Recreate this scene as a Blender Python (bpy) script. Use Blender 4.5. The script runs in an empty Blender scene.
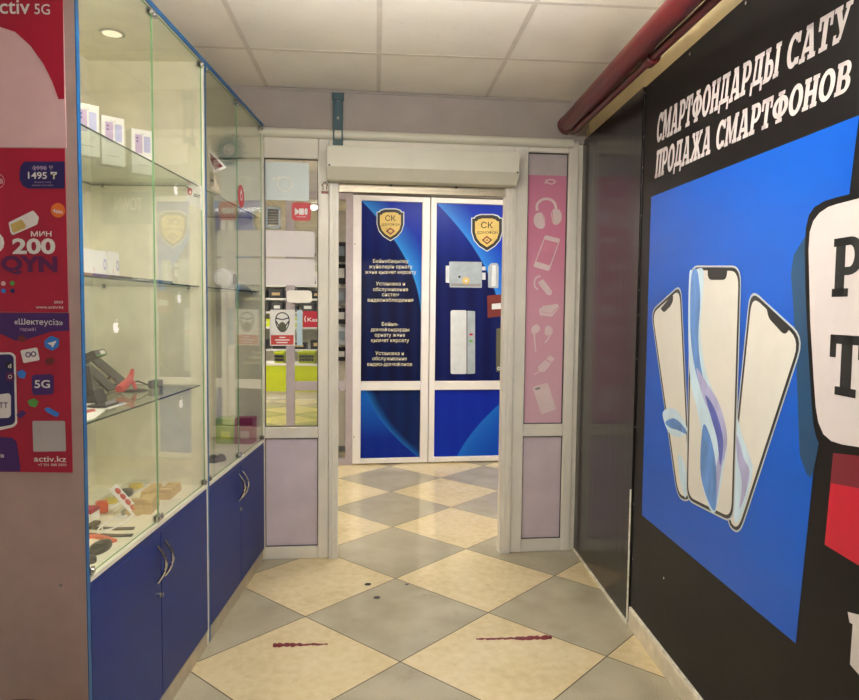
import bpy, math, random
from mathutils import Vector, Matrix
random.seed(7)
SC = bpy.context.scene
COL = SC.collection
PI = math.pi
# ------------------------------------------------------------------ camera
FPX, PITCH, ROLL, CAMH = 684.14, 0.0618232, 0.0108537, 1.4227
cam = bpy.data.cameras.new('camera')
cam.sensor_fit = 'HORIZONTAL'; cam.sensor_width = 36; cam.lens = FPX / 859 * 36
cam.clip_start = 0.02
cob = bpy.data.objects.new('camera', cam); COL.objects.link(cob)
cob.matrix_world = Matrix.Translation((0, 0, CAMH)) @ Matrix.Rotation(PI / 2 - PITCH, 4, 'X') @ Matrix.Rotation(ROLL, 4, 'Z')
SC.camera = cob

def ray(px, py):
    u, v = px - 429.5, py - 350
    c, s = math.cos(ROLL), math.sin(ROLL)
    u, v = c * u + s * v, -s * u + c * v
    x, z = u / FPX, -v / FPX
    return Vector((x, math.cos(PITCH) + z * math.sin(PITCH), -math.sin(PITCH) + z * math.cos(PITCH)))

class Frame:
    """a local frame standing on the floor: x along the wall, y into it, z up"""
    def __init__(s, o, xd):
        s.o = Vector((o[0], o[1], 0)); s.x = Vector((xd[0], xd[1], 0)).normalized()
        s.y = Vector((-s.x.y, s.x.x, 0)); s.ang = math.atan2(s.x.y, s.x.x)
    def px(s, px, py, off=0.0):
        d = ray(px, py); P = s.o + s.y * off - Vector((0, 0, CAMH))
        t = P.dot(s.y) / d.dot(s.y); X = d * t + Vector((0, 0, CAMH)) - s.o
        return X.dot(s.x), X.z
    def pts(s, l, zo=(0, 0, 1), off=0.0):
        return [s.px(zo[0] + a / zo[2], zo[1] + b / zo[2], off) for a, b in l]
    def onz(s, px, py, z):
        d = ray(px, py); t = (z - CAMH) / d.z; X = d * t - s.o
        return X.dot(s.x), X.dot(s.y)
    def w(s, u, y, z): return s.o + s.x * u + s.y * y + Vector((0, 0, z))

WD = Frame((0, 0), (1, 0))
CB = Frame((-.91, 1.795), (0, 1))                       # cabinet fronts
EP = Frame((-1.38, 1.787), (1, 0))                      # end panel with posters
PT = Frame((-.91, 3.757), (1.727, .195))                # partition with the doorway
def floor_pt(px, py):
    d = ray(px, py); return d * (-CAMH / d.z)
_a, _b = floor_pt(352.6, 465.3), floor_pt(499, 462)
FD = Frame(_a - (_b - _a) * .2, _b - _a)             # doors beyond
RW = Frame((.857, 4.09), (.0754, -1.6444))              # right wall

# ------------------------------------------------------------------ materials
def lin(c):
    c = c / 255
    return c / 12.92 if c <= .04045 else ((c + .055) / 1.055) ** 2.4
def rgb(t): return (lin(t[0]), lin(t[1]), lin(t[2]), 1)

class NT:
    def __init__(s, name):
        s.m = bpy.data.materials.new(name); s.m.use_nodes = True
        s.t = s.m.node_tree; s.n = s.t.nodes; s.l = s.t.links
        s.b = s.n['Principled BSDF']; s.out = s.n['Material Output']
    def new(s, ty, **k):
        n = s.n.new(ty)
        for a, v in k.items(): setattr(n, a, v)
        return n
    def put(s, sock, v):
        if hasattr(v, 'is_linked'): s.l.new(v, sock)
        else: sock.default_value = v
    def math(s, op, a, b=0.0, c=0.0, clamp=False):
        n = s.new('ShaderNodeMath', operation=op, use_clamp=clamp)
        s.put(n.inputs[0], a); s.put(n.inputs[1], b); s.put(n.inputs[2], c)
        return n.outputs[0]
    def mix(s, f, a, b):
        n = s.new('ShaderNodeMix', data_type='RGBA')
        s.put(n.inputs[0], f); s.put(n.inputs[6], a); s.put(n.inputs[7], b)
        return n.outputs[2]
    def coord(s, kind='Object'):
        return s.new('ShaderNodeTexCoord').outputs[kind]
    def noise(s, scale, detail=3, vec=None, rough=.55):
        n = s.new('ShaderNodeTexNoise'); n.inputs['Scale'].default_value = scale
        n.inputs['Detail'].default_value = detail; n.inputs['Roughness'].default_value = rough
        s.l.new(vec if vec else s.coord(), n.inputs['Vector'])
        return n.outputs['Fac']
    def ramp(s, f, stops, interp='LINEAR'):
        n = s.new('ShaderNodeValToRGB'); r = n.color_ramp; r.interpolation = interp
        while len(r.elements) < len(stops): r.elements.new(.5)
        for e, (p, c) in zip(r.elements, stops): e.position = p; e.color = c
        s.l.new(f, n.inputs[0]); return n.outputs[0]
    def bump(s, h, strength, dist=.01):
        n = s.new('ShaderNodeBump'); n.inputs['Strength'].default_value = strength
        n.inputs['Distance'].default_value = dist
        s.l.new(h, n.inputs['Height']); s.l.new(n.outputs[0], s.b.inputs['Normal'])

_mc = {}
def mat(name, c, rough=.5, metal=0.0, var=.05, scale=14, bump=0.0, bscale=60, spec=.5, coat=0.0, stretch=None):
    if name in _mc: return _mc[name]
    t = NT(name); base = rgb(c)
    vec = t.coord()
    if stretch:
        mp = t.new('ShaderNodeMapping'); mp.inputs['Scale'].default_value = stretch
        t.l.new(vec, mp.inputs['Vector']); vec = mp.outputs[0]
    f = t.noise(scale, 4, vec)
    lo = tuple(x * (1 - var * 1.6) for x in base[:3]) + (1,)
    hi = tuple(min(1, x * (1 + var)) for x in base[:3]) + (1,)
    t.put(t.b.inputs['Base Color'], t.ramp(f, [(.3, lo), (.7, hi)]))
    t.b.inputs['Roughness'].default_value = rough; t.b.inputs['Metallic'].default_value = metal
    t.b.inputs['Specular IOR Level'].default_value = spec
    t.b.inputs['Coat Weight'].default_value = coat
    if bump: t.bump(t.noise(bscale, 3, vec), bump)
    _mc[name] = t.m
    return t.m

def glass_mat(name, tint=(1, 1, 1), gain=1.0, frost=0.0, frost_col=(220, 225, 225)):
    """clear pane: straight-through light plus a fresnel mirror, the same for every ray"""
    t = NT(name); t.n.remove(t.b)
    geo = t.new('ShaderNodeNewGeometry')
    ior = t.new('ShaderNodeMix', data_type='FLOAT')
    ior.inputs[2].default_value = 1.5; ior.inputs[3].default_value = 1 / 1.5
    t.l.new(geo.outputs['Backfacing'], ior.inputs[0])
    fr = t.new('ShaderNodeFresnel'); t.l.new(ior.outputs[0], fr.inputs['IOR'])
    f = t.math('MULTIPLY', fr.outputs[0], gain, clamp=True)
    tr = t.new('ShaderNodeBsdfTransparent'); tr.inputs[0].default_value = tint + (1,)
    gl = t.new('ShaderNodeBsdfGlossy'); gl.inputs['Roughness'].default_value = .0
    base = tr.outputs[0]
    if frost:
        df = t.new('ShaderNodeBsdfDiffuse'); df.inputs[0].default_value = rgb(frost_col)
        tl = t.new('ShaderNodeBsdfTranslucent'); tl.inputs[0].default_value = rgb(frost_col)
        m0 = t.new('ShaderNodeMixShader'); m0.inputs[0].default_value = .5
        t.l.new(df.outputs[0], m0.inputs[1]); t.l.new(tl.outputs[0], m0.inputs[2])
        m1 = t.new('ShaderNodeMixShader'); m1.inputs[0].default_value = frost
        t.l.new(tr.outputs[0], m1.inputs[1]); t.l.new(m0.outputs[0], m1.inputs[2]); base = m1.outputs[0]
    mx = t.new('ShaderNodeMixShader'); t.l.new(f, mx.inputs[0])
    t.l.new(base, mx.inputs[1]); t.l.new(gl.outputs[0], mx.inputs[2])
    t.l.new(mx.outputs[0], t.out.inputs[0])
    return t.m

def emit_mat(name, c, k):
    t = NT(name); t.b.inputs['Base Color'].default_value = rgb(c)
    t.b.inputs['Emission Color'].default_value = rgb(c); t.b.inputs['Emission Strength'].default_value = k
    return t.m

M = dict(
    white=mat('laminate_white', (226, 222, 210), .35),
    rose=mat('laminate_rose_shade', (190, 165, 160), .4),  # white end panel, its shade painted in as rose; also a box label
    inner=mat('laminate_cream', (238, 233, 212), .45),
    blue=mat('laminate_blue', (13, 40, 116), .4, bump=.02, bscale=250, spec=.22),
    edge=mat('edge_blue', (0, 84, 142), .35),
    pvc=mat('pvc_white', (226, 222, 212), .32, var=.04, scale=6),
    pvcf=mat('pvc_white_far', (232, 230, 232), .32, var=.03, scale=6),
    gasket=mat('gasket_grey', (70, 68, 66), .6),
    lilac=mat('panel_lilac', (206, 194, 206), .45, var=.07, scale=5),
    wall=mat('plaster_grey', (158, 149, 145), .8, var=.07, scale=4, bump=.1, bscale=40),
    cream=mat('plaster_cream', (222, 204, 160), .85, var=.06, scale=4),
    hall=mat('plaster_hall', (228, 222, 210), .85, var=.04),
    shut=mat('shutter_cream', (214, 212, 198), .38, metal=.0, var=.03, scale=5),
    steel=mat('brushed_steel', (200, 200, 200), .25, metal=1.0, var=.1, scale=90, stretch=(1, 1, .1)),
    zinc=mat('zinc', (150, 148, 146), .35, metal=.8),
    alu=mat('aluminium_beige', (188, 178, 158), .35, metal=.4, var=.08),
    black=mat('black_plastic', (24, 24, 26), .4),
    dgrey=mat('dark_grey_plastic', (62, 62, 62), .45),
    grey=mat('grey_plastic', (140, 140, 140), .45),
    red=mat('pipe_red_paint', (88, 10, 20), .38, var=.12, scale=20),
    teal=mat('channel_teal', (52, 84, 92), .45, var=.12),
    banner=mat('banner_black', (17, 13, 14), .45, var=.1, scale=8, bump=.05, bscale=14, spec=.2),
    bblue=mat('banner_blue', (0, 82, 190), .36, var=.03, scale=3, bump=.06, bscale=7, spec=.22, stretch=(.6, 1, 3.2)),
    bteal=mat('banner_teal', (0, 62, 104), .4),
    bwhite=mat('banner_white', (208, 199, 200), .45, var=.02),
    bred=mat('banner_red', (186, 8, 44), .42),
    bdred=mat('banner_dark_red', (112, 14, 36), .42),
    screen=mat('print_screen_white', (216, 213, 206), .4, var=.02),
    rim=mat('print_rim_silver', (186, 192, 198), .35),
    ink=mat('print_black', (18, 18, 22), .4),
    rib1=mat('print_ribbon_blue', (92, 142, 214), .4, var=.25, scale=16, stretch=(1, 1, .3)),
    rib2=mat('print_ribbon_lilac', (172, 172, 216), .4, var=.15, scale=16, stretch=(1, 1, .3)),
    rib3=mat('print_ribbon_pale', (196, 220, 236), .4, var=.08, scale=16, stretch=(1, 1, .3)),
    rib4=mat('print_ribbon_deep', (84, 98, 186), .4, var=.2, scale=16),
    base=mat('baseboard_paint', (232, 221, 198), .5, var=.12, scale=12),
    chip=mat('baseboard_top_paint', (238, 232, 216), .5, var=.2, scale=30),
    pred=mat('poster_red', (178, 10, 52), .4, var=.03),
    ppink=mat('poster_pale_pink', (236, 196, 200), .45, var=.03),
    ppurple=mat('poster_purple', (70, 26, 110), .4),
    pnavy=mat('poster_navy', (38, 24, 100), .4),
    pmag=mat('poster_magenta', (98, 10, 82), .4),
    porange=mat('poster_orange', (236, 120, 40), .4),
    pblue=mat('poster_sky', (48, 130, 226), .4),
    pgreen=mat('poster_green', (90, 170, 70), .4),
    pwhite=mat('print_white', (240, 236, 236), .45, var=.02),
    ppale=mat('print_pale_lilac', (188, 160, 200), .45),
    gold=mat('print_gold', (212, 184, 104), .4, var=.12, scale=10),
    ctext=mat('print_cream', (232, 226, 196), .45, var=.02),
    lock=mat('print_steel_grey', (160, 172, 184), .4, var=.1, scale=12),
    lockl=mat('print_steel_light', (206, 212, 220), .4, var=.05),
    maroon=mat('print_maroon', (112, 36, 34), .4),
    olive=mat('print_olive', (92, 92, 72), .4),
    icon=mat('film_icon_pale', (226, 206, 208), .5, var=.03),
    signred=mat('sticker_red', (206, 28, 52), .4),
    labred=mat('label_red', (204, 72, 66), .45),
    paper=mat('paper_white', (238, 236, 232), .6, var=.02),
    card=mat('cardboard', (206, 176, 124), .7, var=.12, scale=18),
    lime=mat('lime_panel', (206, 220, 16), .4),
    coral=mat('coral_strap', (226, 110, 80), .5),
    orange=mat('orange_plastic', (236, 82, 36), .4),
    yellow=mat('yellow_plastic', (226, 196, 60), .4),
    copper=mat('copper_plastic', (150, 104, 84), .35, metal=.3),
    pkred=mat('stand_red_plastic', (214, 62, 66), .35),
    dred=mat('stool_vinyl', (70, 24, 24), .45),
    tape=mat('tape_red', (118, 20, 34), .5, var=.25, scale=40),
    tealg=mat('tinsel_teal', (92, 140, 130), .35, var=.2),
    tinsel=mat('tinsel_silver', (176, 190, 186), .3, var=.2, metal=.3),
    boxlime=mat('box_lime', (150, 180, 30), .4),
    boxmag=mat('box_magenta', (150, 24, 66), .4),
    gedge=mat('glass_edge_green', (120, 168, 120), .2, var=.1),
    gdark=mat('glass_edge_dark', (34, 66, 58), .15, var=.1),
)
M['glass'] = glass_mat('clear_glass', (.98, .988, .975), 1.0)
M['shelfglass'] = glass_mat('shelf_glass', (.93, .97, .94), 1.0)
M['shopglass'] = glass_mat('shop_glass', (.97, .98, .98), .8)
M['farglass'] = glass_mat('far_glass', (.97, .98, .98), .06)
M['frost'] = glass_mat('frosted_film', (.95, .98, 1), .5, .72, (238, 248, 252))
M['frostw'] = glass_mat('white_sheet', (1, 1, 1), .4, .95, (252, 248, 250))

# floor: two-tone stone tiles on the diagonal
def floor_mat():
    t = NT('stone_tiles'); co = t.coord()
    sp = t.new('ShaderNodeSeparateXYZ'); t.l.new(co, sp.inputs[0])
    a = t.math('DIVIDE', sp.outputs[0], .6); b = t.math('DIVIDE', sp.outputs[1], .6)
    fa, fb = t.math('FLOOR', a), t.math('FLOOR', b)
    s2 = t.math('ADD', fa, fb)
    chk = t.math('ABSOLUTE', t.math('MODULO', s2, 2.0))
    # per-tile shade
    cmb = t.new('ShaderNodeCombineXYZ'); t.l.new(fa, cmb.inputs[0]); t.l.new(fb, cmb.inputs[1])
    wn = t.new('ShaderNodeTexWhiteNoise', noise_dimensions='2D'); t.l.new(cmb.outputs[0], wn.inputs['Vector'])
    speck = t.noise(260, 2, co, .7); big = t.noise(3.2, 4, co); mid = t.noise(24, 4, co)
    light = t.ramp(t.math('ADD', t.math('MULTIPLY', mid, .5), t.math('MULTIPLY', big, .5)),
                   [(.32, rgb((208, 190, 146))), (.5, rgb((224, 207, 165))), (.68, rgb((232, 218, 182)))])
    dark = t.ramp(t.math('ADD', t.math('MULTIPLY', speck, .6), t.math('MULTIPLY', big, .4)),
                  [(.34, rgb((150, 142, 120))), (.5, rgb((180, 172, 148))), (.68, rgb((206, 198, 174)))])
    c = t.mix(chk, light, dark)
    sh = t.math('ADD', .93, t.math('MULTIPLY', wn.outputs['Value'], .1))
    hs = t.new('ShaderNodeHueSaturation'); t.l.new(c, hs.inputs['Color']); t.l.new(sh, hs.inputs['Value'])
    # wear
    w = t.noise(5.5, 6, co, .7)
    wr = t.ramp(w, [(.60, (0, 0, 0, 1)), (.78, (1, 1, 1, 1))])
    c2 = t.mix(t.math('MULTIPLY', wr, .4), hs.outputs[0], rgb((128, 106, 76)))
    def gr(v, fl):
        f = t.math('SUBTRACT', v, fl)
        return t.math('MINIMUM', f, t.math('SUBTRACT', 1.0, f))
    d = t.math('MINIMUM', gr(a, fa), gr(b, fb))
    g = t.math('LESS_THAN', d, .0042)
    c3 = t.mix(g, c2, rgb((84, 72, 58)))
    t.put(t.b.inputs['Base Color'], c3)
    r = t.math('ADD', .09, t.math('MULTIPLY', mid, .14))
    t.put(t.b.inputs['Roughness'], t.math('ADD', r, t.math('MULTIPLY', g, .5)))
    t.b.inputs['Specular IOR Level'].default_value = .45
    t.bump(t.math('MINIMUM', t.math('MULTIPLY', d, 120.0), 1.0), .25, .002)
    return t.m
M['floor'] = floor_mat()

def ceil_mat():
    t = NT('mineral_fibre_tiles'); co = t.coord()
    v = t.new('ShaderNodeTexVoronoi'); v.inputs['Scale'].default_value = 55; t.l.new(co, v.inputs['Vector'])
    pit = t.ramp(v.outputs['Distance'], [(.08, (0, 0, 0, 1)), (.2, (1, 1, 1, 1))])
    n = t.noise(2.2, 4, co)
    c = t.ramp(n, [(.3, rgb((232, 226, 218))), (.7, rgb((244, 239, 232)))])
    msk = t.math('GREATER_THAN', t.noise(30, 2, co), .56)
    f = t.math('MULTIPLY', t.math('SUBTRACT', 1.0, pit), t.math('MULTIPLY', msk, .4))
    t.put(t.b.inputs['Base Color'], t.mix(f, c, rgb((140, 130, 122))))
    t.b.inputs['Roughness'].default_value = .9
    t.bump(pit, .15, .004)
    return t.m
M['ceil'] = ceil_mat()

def gloss_panel():
    t = NT('black_gloss_sheet'); co = t.coord()
    mp = t.new('ShaderNodeMapping'); mp.inputs['Scale'].default_value = (9, 1, 1.1); t.l.new(co, mp.inputs['Vector'])
    n = t.noise(2.4, 4, mp.outputs[0])
    t.put(t.b.inputs['Base Color'], t.ramp(n, [(.3, rgb((17, 15, 17))), (.7, rgb((27, 24, 26)))]))
    t.b.inputs['Roughness'].default_value = .2
    t.bump(n, .05, .02)
    return t.m
M['gloss'] = gloss_panel()

def pink_film():
    t = NT('pink_film'); sp = t.new('ShaderNodeSeparateXYZ'); t.l.new(t.coord('Generated'), sp.inputs[0])
    n = t.noise(6, 4)
    z = t.math('ADD', sp.outputs[2], t.math('MULTIPLY', t.math('SUBTRACT', n, .5), .06))
    c = t.ramp(z, [(.0, rgb((216, 176, 190))), (.45, rgb((214, 158, 178))), (.78, rgb((212, 128, 160))), (1, rgb((204, 128, 158)))])
    t.put(t.b.inputs['Base Color'], c); t.b.inputs['Roughness'].default_value = .3
    return t.m
M['pink'] = pink_film()

def stained_lilac():
    t = NT('panel_lilac_stained'); co = t.coord()
    c = t.ramp(t.noise(4, 4, co), [(.3, rgb((200, 184, 196))), (.7, rgb((214, 200, 210)))])
    d = t.new('ShaderNodeVectorMath', operation='DISTANCE'); t.l.new(t.coord('Generated'), d.inputs[0])
    d.inputs[1].default_value = (.55, .5, .5)
    s = t.math('SUBTRACT', 1.0, t.math('MULTIPLY', d.outputs['Value'], 2.2), clamp=True)
    s = t.math('MULTIPLY', s, t.ramp(t.noise(22, 6, co, .7), [(.42, (0, 0, 0, 1)), (.66, (1, 1, 1, 1))]))
    t.put(t.b.inputs['Base Color'], t.mix(t.math('MULTIPLY', s, .75), c, rgb((150, 122, 104))))
    t.b.inputs['Roughness'].default_value = .4
    return t.m
M['lilac2'] = stained_lilac()

def swoosh(name, p0, p1, p2, left, right, edge, falloff, deep, qmax=1.0):
    """printed blue artwork with a bright curved streak: curve u = p0 + p1*q + p2*q*q, q measured down from the top"""
    t = NT(name); sp = t.new('ShaderNodeSeparateXYZ'); t.l.new(t.coord('Generated'), sp.inputs[0])
    u = sp.outputs[0]; q = t.math('SUBTRACT', 1.0, sp.outputs[2])
    q = t.math('MINIMUM', q, qmax)
    cv = t.math('ADD', p0, t.math('ADD', t.math('MULTIPLY', q, p1), t.math('MULTIPLY', t.math('MULTIPLY', q, q), p2)))
    s = t.math('SUBTRACT', u, cv)
    rt = t.math('DIVIDE', s, falloff, clamp=True)
    c_r = t.mix(t.math('POWER', rt, .55), rgb(edge), rgb(right))
    c_l = t.mix(t.math('MULTIPLY', q, deep[0], clamp=True), rgb(left), rgb(deep[1]))
    f = t.ramp(t.math('ADD', t.math('MULTIPLY', s, 6.0), .5), [(.44, (0, 0, 0, 1)), (.56, (1, 1, 1, 1))])
    c = t.mix(f, c_l, c_r)
    wv = t.new('ShaderNodeTexWave', wave_type='BANDS', bands_direction='X')
    wv.inputs['Scale'].default_value = 1.2; wv.inputs['Distortion'].default_value = 2.5; t.l.new(t.coord('Generated'), wv.inputs['Vector'])
    c = t.mix(t.math('MULTIPLY', wv.outputs['Fac'], .05), c, rgb((30, 90, 210)))
    t.put(t.b.inputs['Base Color'], c); t.b.inputs['Roughness'].default_value = .35; t.b.inputs['Specular IOR Level'].default_value = .2
    return t.m

# ------------------------------------------------------------------ mesh builder
_tx = {}
def text_geo(body, bold):
    k = (body, bold)
    if k not in _tx:
        c = bpy.data.curves.new('txt', 'FONT'); c.body = body; c.offset = bold; c.resolution_u = 3
        o = bpy.data.objects.new('txt', c); COL.objects.link(o)
        dg = bpy.context.evaluated_depsgraph_get()
        me = bpy.data.meshes.new_from_object(o.evaluated_get(dg))
        _tx[k] = ([tuple(v.co[:2]) for v in me.vertices], [tuple(p.vertices) for p in me.polygons])
        bpy.data.objects.remove(o); bpy.data.curves.remove(c); bpy.data.meshes.remove(me)
    return _tx[k]

class MB:
    def __init__(s): s.v = []; s.f = []; s.m = []; s.mi = 0
    def add(s, vs, fs):
        o = len(s.v); s.v += [tuple(v) for v in vs]; s.f += [tuple(i + o for i in f) for f in fs]; s.m += [s.mi] * len(fs)
        return s
    def slot(s, i): s.mi = i; return s
    def box(s, x0, x1, y0, y1, z0, z1):
        vs = [(x, y, z) for z in (z0, z1) for y in (y0, y1) for x in (x0, x1)]
        return s.add(vs, [(0, 2, 3, 1), (4, 5, 7, 6), (0, 1, 5, 4), (1, 3, 7, 5), (3, 2, 6, 7), (2, 0, 4, 6)])
    def flat(s, pts, y):
        n = len(pts)
        a = sum(pts[i][0] * pts[(i + 1) % n][1] - pts[(i + 1) % n][0] * pts[i][1] for i in range(n))
        if a < 0: pts = pts[::-1]
        return s.add([(x, y, z) for x, z in pts], [tuple(range(n))])
    def prism(s, pts, y0, y1):
        n = len(pts)
        a = sum(pts[i][0] * pts[(i + 1) % n][1] - pts[(i + 1) % n][0] * pts[i][1] for i in range(n))
        if a < 0: pts = pts[::-1]
        vs = [(x, y0, z) for x, z in pts] + [(x, y1, z) for x, z in pts]
        fs = [tuple(range(n)), tuple(range(2 * n - 1, n - 1, -1))]
        fs += [(i, i + n, (i + 1) % n + n, (i + 1) % n) for i in range(n)]
        return s.add(vs, fs)
    def xprism(s, pts, x0, x1):
        """outline given in (y, z), run along x"""
        n = len(pts)
        a = sum(pts[i][0] * pts[(i + 1) % n][1] - pts[(i + 1) % n][0] * pts[i][1] for i in range(n))
        if a < 0: pts = pts[::-1]
        vs = [(x0, y, z) for y, z in pts] + [(x1, y, z) for y, z in pts]
        fs = [tuple(range(n - 1, -1, -1)), tuple(range(n, 2 * n))]
        fs += [(i, (i + 1) % n, (i + 1) % n + n, i + n) for i in range(n)]
        return s.add(vs, fs)
    def slab(s, pts, z0, z1):
        n = len(pts)
        a = sum(pts[i][0] * pts[(i + 1) % n][1] - pts[(i + 1) % n][0] * pts[i][1] for i in range(n))
        if a < 0: pts = pts[::-1]
        vs = [(x, y, z0) for x, y in pts] + [(x, y, z1) for x, y in pts]
        fs = [tuple(range(n - 1, -1, -1)), tuple(range(n, 2 * n))]
        fs += [(i, (i + 1) % n, (i + 1) % n + n, i + n) for i in range(n)]
        return s.add(vs, fs)
    def obox(s, c, hx, hy, hz, R):
        """box with half sizes about c, turned by the 3x3 R"""
        vs = [Vector(c) + R @ Vector((x * hx, y * hy, z * hz)) for z in (-1, 1) for y in (-1, 1) for x in (-1, 1)]
        return s.add(vs, [(0, 2, 3, 1), (4, 5, 7, 6), (0, 1, 5, 4), (1, 3, 7, 5), (3, 2, 6, 7), (2, 0, 4, 6)])
    def tube(s, path, r, n=8, cap=True):
        P = [Vector(p) for p in path]; rs = r if isinstance(r, (list, tuple)) else [r] * len(P)
        up = Vector((0, 0, 1)); vs = []; fs = []
        for i, p in enumerate(P):
            t = (P[min(i + 1, len(P) - 1)] - P[max(i - 1, 0)]).normalized()
            a = t.cross(up if abs(t.z) < .95 else Vector((1, 0, 0))).normalized(); b = t.cross(a)
            vs += [p + (a * math.cos(2 * PI * k / n) + b * math.sin(2 * PI * k / n)) * rs[i] for k in range(n)]
        for i in range(len(P) - 1):
            for k in range(n):
                k2 = (k + 1) % n
                fs.append((i * n + k, i * n + k2, (i + 1) * n + k2, (i + 1) * n + k))
        if cap: fs += [tuple(range(n - 1, -1, -1)), tuple(range((len(P) - 1) * n, len(P) * n))]
        return s.add(vs, fs)
    def lathe(s, c, prof, n=24):
        """prof: (r, z) pairs, about a vertical axis through c"""
        vs = []; fs = []
        for r, z in prof:
            vs += [(c[0] + r * math.cos(2 * PI * k / n), c[1] + r * math.sin(2 * PI * k / n), c[2] + z) for k in range(n)]
        for i in range(len(prof) - 1):
            for k in range(n):
                k2 = (k + 1) % n; fs.append((i * n + k, i * n + k2, (i + 1) * n + k2, (i + 1) * n + k))
        fs += [tuple(range(n - 1, -1, -1)), tuple(range((len(prof) - 1) * n, len(prof) * n))]
        return s.add(vs, fs)
    def disc(s, cx, cz, rx, y, rz=None, n=24):
        rz = rz or rx
        return s.flat([(cx + rx * math.cos(2 * PI * k / n), cz + rz * math.sin(2 * PI * k / n)) for k in range(n)], y)
    def ring(s, cx, cz, r0, r1, y, a0=0, a1=2 * PI, n=24, k=1.0):
        """flat annulus piece on the wall; k squeezes it along z"""
        vs = []; fs = []
        for i in range(n + 1):
            a = a0 + (a1 - a0) * i / n
            vs += [(cx + r0 * math.cos(a), y, cz + r0 * k * math.sin(a)), (cx + r1 * math.cos(a), y, cz + r1 * k * math.sin(a))]
        for i in range(n): fs.append((2 * i, 2 * i + 1, 2 * i + 3, 2 * i + 2))
        return s.add(vs, fs)
    def stroke(s, pts, w, y):
        for (x0, z0), (x1, z1) in zip(pts, pts[1:]):
            dx, dz = x1 - x0, z1 - z0; L = math.hypot(dx, dz) or 1
            nx, nz = -dz / L * w / 2, dx / L * w / 2
            s.flat([(x0 + nx, z0 + nz), (x1 + nx, z1 + nz), (x1 - nx, z1 - nz), (x0 - nx, z0 - nz)], y)
        return s
    def text(s, body, u0, u1, z0, cap, y, bold=0.0, shear=0.0, dz=0.0):
        vs, fs = text_geo(body, bold)
        if not vs: return s
        hv = [v[1] for v in text_geo('Н', bold)[0]]; ch = max(hv) - min(hv); b0 = min(hv)
        xa = min(v[0] for v in vs); xb = max(v[0] for v in vs); sx = (u1 - u0) / (xb - xa); k = cap / ch
        return s.add([(u0 + (x - xa) * sx + shear * (z - b0) * k, y, z0 + (z - b0) * k + dz * (x - xa) / (xb - xa)) for x, z in vs], fs)

_used = {}
def thing(name, label, cat, fr, at=(0, 0, 0), group=None, kind=None):
    o = bpy.data.objects.new(name, None); COL.objects.link(o); o.empty_display_size = .05
    o.location = fr.w(*at); o.rotation_euler = (0, 0, fr.ang)
    if kind: o['kind'] = kind
    if label: o['label'] = label
    if cat: o['category'] = cat
    if group: o['group'] = group
    _used[o] = (fr, at)
    return o
def mesh_obj(name, mb, mats, off=(0, 0, 0), smooth=False, bevel=0.0):
    me = bpy.data.meshes.new(name)
    me.from_pydata([(x - off[0], y - off[1], z - off[2]) for x, y, z in mb.v], [], mb.f)
    if not isinstance(mats, (list, tuple)): mats = [mats]
    for m in mats: me.materials.append(M[m] if isinstance(m, str) else m)
    for p, i in zip(me.polygons, mb.m): p.material_index = min(i, len(mats) - 1)
    me.validate(); me.update()
    o = bpy.data.objects.new(name, me); COL.objects.link(o)
    if smooth:
        for p in me.polygons: p.use_smooth = True
        me.set_sharp_from_angle(angle=math.radians(40))
    if bevel:
        b = o.modifiers.new('bevel', 'BEVEL'); b.width = bevel; b.segments = 2; b.limit_method = 'ANGLE'; b.angle_limit = math.radians(40)
    return o
def part(T, name, mb, mats, smooth=False, bevel=0.0, label=None):
    """a part of T given in the coordinates of T's frame"""
    fr, at = _used[T]
    o = mesh_obj(name, mb, mats, at, smooth, bevel)
    o.parent = T; _used[o] = (fr, at)
    if label: o['label'] = label
    return o
def solo(name, mb, mats, fr, at, label=None, cat=None, group=None, kind=None, smooth=False, bevel=0.0):
    """a thing of one mesh"""
    o = mesh_obj(name, mb, mats, at, smooth, bevel)
    o.location = fr.w(*at); o.rotation_euler = (0, 0, fr.ang); _used[o] = (fr, at)
    if label: o['label'] = label
    if cat: o['category'] = cat
    if group: o['group'] = group
    if kind: o['kind'] = kind
    return o
def R3(rx=0, ry=0, rz=0):
    return Matrix.Rotation(rz, 3, 'Z') @ Matrix.Rotation(ry, 3, 'Y') @ Matrix.Rotation(rx, 3, 'X')
def ptext(mb, fr, body, x0, x1, yb, cap, y, bold=0.0, yb2=None):
    """text whose baseline runs over these photo columns"""
    u0, z0 = fr.px(x0, yb, y); u1, z1 = fr.px(x1, yb2 if yb2 is not None else yb, y)
    _, zt = fr.px(x0, yb - cap, y)
    mb.text(body, u0, u1, z0, zt - z0, y, bold, dz=z1 - z0)
def bez(p, n=8):
    """smooth closed outline through p (Catmull-Rom)"""
    out = []; N = len(p)
    for i in range(N):
        a, b, c, d = (p[(i + k - 1) % N] for k in range(4))
        for j in range(n):
            t = j / n
            out.append(tuple(.5 * (2 * b[k] + (c[k] - a[k]) * t + (2 * a[k] - 5 * b[k] + 4 * c[k] - d[k]) * t * t + (3 * b[k] - a[k] - 3 * c[k] + d[k]) * t ** 3) for k in (0, 1)))
    return out
def rounded(p, r, n=5):
    """polygon with each corner rounded by about r"""
    out = []; N = len(p)
    for i in range(N):
        b = Vector(p[i]); a = Vector(p[i - 1]); c = Vector(p[(i + 1) % N])
        ra = min(r, (a - b).length * .45); rc = min(r, (c - b).length * .45)
        s, e = b + (a - b).normalized() * ra, b + (c - b).normalized() * rc
        for j in range(n + 1):
            t = j / n; q = s * (1 - t) ** 2 + b * 2 * t * (1 - t) + e * t * t; out.append((q.x, q.y))
    return out
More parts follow.
